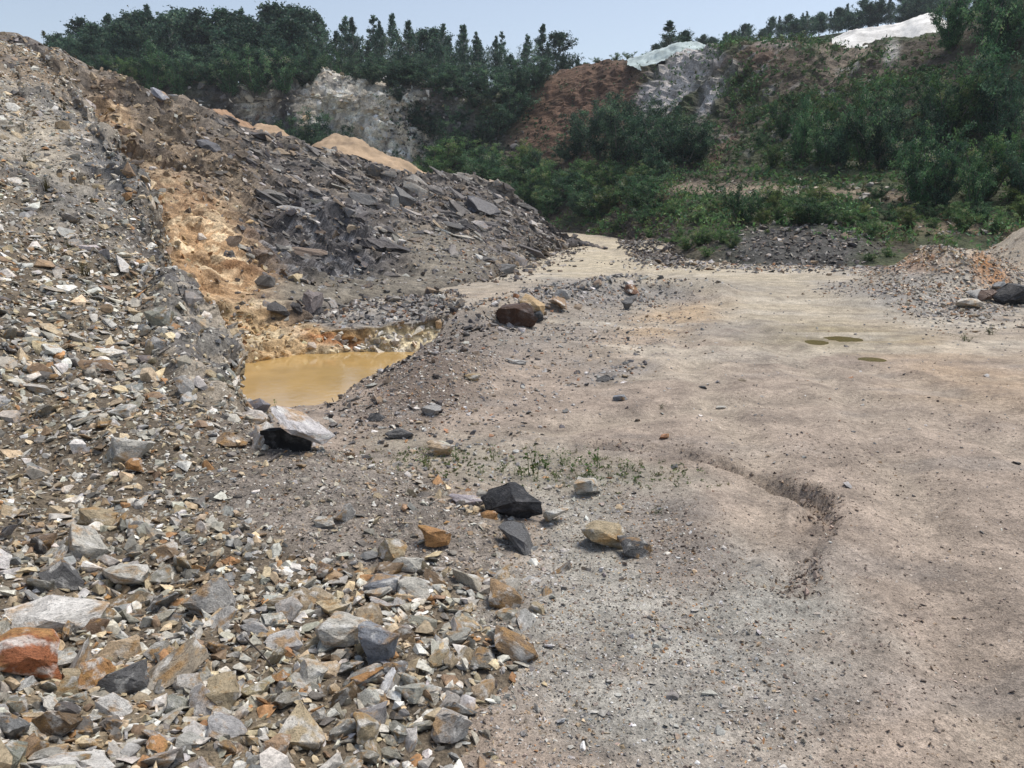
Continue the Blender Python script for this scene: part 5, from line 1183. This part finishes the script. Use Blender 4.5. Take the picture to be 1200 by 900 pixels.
weed(330, 478, 30, 'scree', 2, 0.5, (0.09, 0.13, 0.04), 'thin lone weed standing against the yellow water')
weed(366, 488, 20, 'scree', 3, 0.9, (0.08, 0.15, 0.03), 'small weed on the pond rim right of the bushy one')
weed(262, 425, 38, 'midhill', 7, 0.5, (0.14, 0.15, 0.035), 'yellow green weed at the foot of the orange rock face')
for u, v, h in ((55,222,22),(108,240,14),(60,300,18),(100,322,22),(80,290,14),(30,190,16),(75,130,14)):
    weed(u, v, h, 'scree', 26, 0.9, (0.09, 0.08, 0.035), 'brownish grass tuft %s of the left scree' % ('on the rock rib' if v < 250 else 'on the upper part'), 'grass', 'brown tufts on the left scree')
weed(1132, 400, 12, 'floor', 12, 1.8, (0.10, 0.13, 0.05), 'low green weed patch on the floor near the right edge', 'leaf')
weed(1160, 392, 12, 'floor', 10, 1.6, (0.12, 0.13, 0.06), 'low weed right of the weed patch near the right edge', 'leaf')
weed(775, 478, 9, 'floor', 8, 1.6, (0.12, 0.13, 0.06), 'tiny weed on the dirt floor near the blue grey slab', 'leaf')
weed(770, 602, 14, 'floor', 6, 1.2, (0.08, 0.12, 0.04), 'tiny weed in the grit right of the boulders', 'leaf')

# things that share a label are told apart by their order from left to right, where they are few
by = {}
for o in bpy.data.objects:
    if o.parent is None and 'label' in o and 'category' in o: by.setdefault(o['label'], []).append(o)
bpy.context.view_layer.update()
for lab, L in by.items():
    if 1 < len(L) <= 7:
        L.sort(key=lambda o: float(proj(np.array(o.matrix_world.translation))[0])); n = len(L)
        words = {2: ['left one', 'right one'], 3: ['left one', 'middle one', 'right one']}.get(n) or ['leftmost', 'second from left', 'third from left', 'fourth from left', 'fifth from left', 'sixth from left'][:n - 1] + ['rightmost']
        for o, w in zip(L, words):
            t = '%s, %s' % (lab, w)
            if len(t.replace(',', ' ').split()) <= 16: o['label'] = t
# ------------------------------------------------------------------ damp air
m = bpy.data.materials.new('haze'); m.use_nodes = True; t = m.node_tree; t.nodes.clear()
ho = t.nodes.new('ShaderNodeOutputMaterial'); pv = t.nodes.new('ShaderNodeVolumePrincipled')
pv.inputs['Color'].default_value = (0.80, 0.87, 0.96, 1); pv.inputs['Density'].default_value = 0.0004
t.links.new(pv.outputs[0], ho.inputs['Volume'])
bm = bmesh.new(); bmesh.ops.create_cube(bm, size=1.0)
for w in bm.verts: w.co = (w.co.x * 2000, 190 + w.co.y * 560, 30 + w.co.z * 80)
me = bpy.data.meshes.new('haze'); bm.to_mesh(me); bm.free()
tag(link('haze', me, m), 'thin damp haze over the whole quarry', 'haze', kind='stuff')
